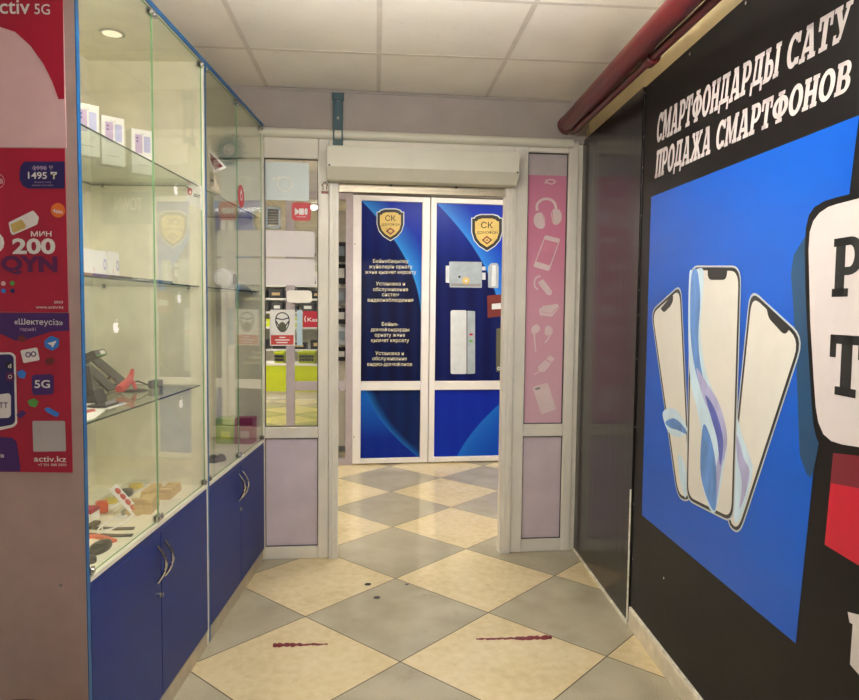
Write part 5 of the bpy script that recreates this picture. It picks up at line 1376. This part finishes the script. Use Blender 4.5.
# accessories hanging behind the narrow pane left of the doors
random.seed(11)
RK = thing('accessory_rack', 'white perforated rack behind the narrow pane left of the blue doors', 'rack', FD, (w3b, .5, 0))
part(RK, 'panel', B(w3b + .3, n0 + .2, .62, .64, 0.05, 2.35), 'hall')
part(RK, 'foot', B(w3b + .3, n0 + .2, .6, .66, 0, .049), 'grey')
for k, (py, m_, h, lab) in enumerate(((252, 'dgrey', 20, 'dark packet hanging topmost on the accessory rack'), (274, 'black', 20, 'black packet hanging second on the accessory rack'), (297, 'grey', 18, 'grey packet hanging third on the accessory rack'),
                                      (316, 'black', 16, 'black packet hanging fourth on the accessory rack'), (336, 'lockl', 18, 'pale packet hanging fifth on the accessory rack'), (354, 'black', 14, 'black packet hanging lowest on the accessory rack'))):
    ua, zt_ = FD.px(336, py - h / 2, .58); ub, zb_ = FD.px(347.5, py + h / 2, .58)
    T = thing('accessory_packet', lab, 'packet', FD, (ua, .58, zb_), 'packets on the accessory rack')
    part(T, 'packet', B(ua, ub, .575, .59, zb_, zt_), m_, bevel=.003)
    part(T, 'insert', B(ua + .02, ub - .03, .5725, .5748, zb_ + (zt_ - zb_) * .3, zt_ - .04), 'paper' if k % 2 else 'lock')
    part(T, 'hook', MB().tube([((ua + ub) / 2, .57, zt_ - .008), ((ua + ub) / 2, .6199, zt_ - .004)], .004, 6), 'steel')

# hall wall right of the blue doors (the cabinet glass mirrors it)
def mirror_px(px_, py_, off=0.0):
    """where the mirror image seen at this pixel in the cabinet glass lies on the far wall"""
    d = ray(px_, py_); n = Vector((1, 0, 0)); t = -.91 / d.x; P = Vector((0, 0, CAMH)) + d * t; d = Vector((-d.x, d.y, d.z))
    O = FD.o + FD.y * off; t = (O - P).dot(FD.y) / d.dot(FD.y); X = P + d * t - FD.o
    return X.dot(FD.x), X.z
wy = -.002
(ua, za), (ub, zb_) = mirror_px(144, 196, wy), mirror_px(117, 211, wy)
T = thing('hall_sign', 'grey shop sign reading TOWN on the hall wall right of the blue doors', 'sign', FD, (ua, wy, zb_))
pa, pb = mirror_px(152, 180, wy), mirror_px(104, 220, wy)
part(T, 'board', B(pa[0], max(pb[0], ub + .1), wy - .012, wy, min(zb_, za) - .12, za + .35), mat('sign_grey_blue', (120, 132, 146), .4))
t = MB(); t.text('TOWN', ua, ub, zb_, abs(za - zb_) * .8 + .02, wy - .0125, .02); part(T, 'lettering', t, 'pwhite')
t = MB(); t.text('A', ua, ua + .12, za + .06, .14, wy - .0125, .01); part(T, 'lettering', t, 'pwhite')

# ================================================================== floor marks and the stool
def fz(l): return [WD.onz(a, b, 0) for a, b in l]
random.seed(21)
def torn(xa, ya, xb, yb, h0, h1, lab):
    n = 26; up = []; dn = []
    for k in range(n + 1):
        t = k / n; h = (h0 + (h1 - h0) * t) / 2 * (.45 + .75 * random.random()); x = xa + (xb - xa) * t; y = ya + (yb - ya) * t + random.uniform(-.35, .35)
        up.append((x, y - h)); dn.append((x, y + h))
    p = fz(up + dn[::-1])
    solo('floor_tape', MB().slab(p, .0001, .0008), 'tape', WD, (p[0][0], p[0][1], 0), lab, 'tape')
torn(272.8, 645.4, 328, 644.2, 5.0, 1.2, 'torn red tape strip on the left pale floor tile')
torn(476, 639.2, 552, 637.6, 1.6, 4.6, 'torn red tape strip on the right pale floor tile')
for px_, py_, r, lab in ((368, 584.3, .016, 'small black spot on the pale tile in front of the doorway'), (377, 597.6, .016, 'small dark spot on the grey tile in front of the doorway'), (407, 584.5, .009, 'tiny dark crumb on the tile joint before the doorway')):
    x, y = WD.onz(px_, py_, 0)
    solo('gum_spot', MB().slab([(x + r * math.cos(a / 9 * 2 * PI) * (1 + .2 * (a % 2)), y + r * math.sin(a / 9 * 2 * PI)) for a in range(9)], .0001, .0015), 'black' if r > .01 and px_ < 370 else 'dgrey', WD, (x, y, 0), lab, 'floor spot')
yS = 1.56
xs, zs = WD.px(30, 697.5, yS + .14)
xs -= .02
T = thing('stool', 'low stool with a dark red padded seat in front of the cabinet end panel', 'stool', WD, (xs, yS, 0))
part(T, 'seat', MB().lathe((xs, yS, zs - .06), [(.13, 0), (.155, .008), (.16, .03), (.15, .05), (.12, .0595), (.04, .06)], 32), 'dred', smooth=True)
for k in range(4):
    a = PI / 4 + k * PI / 2
    part(T, 'leg', MB().tube([(xs + .16 * math.cos(a), yS + .16 * math.sin(a), 0), (xs + .1 * math.cos(a), yS + .1 * math.sin(a), zs - .06)], .011, 10), 'zinc', smooth=True)
part(T, 'foot_ring', MB().tube([(xs + .135 * math.cos(k / 24 * 2 * PI), yS + .135 * math.sin(k / 24 * 2 * PI), .18) for k in range(25)], .006, 8), 'zinc', smooth=True)
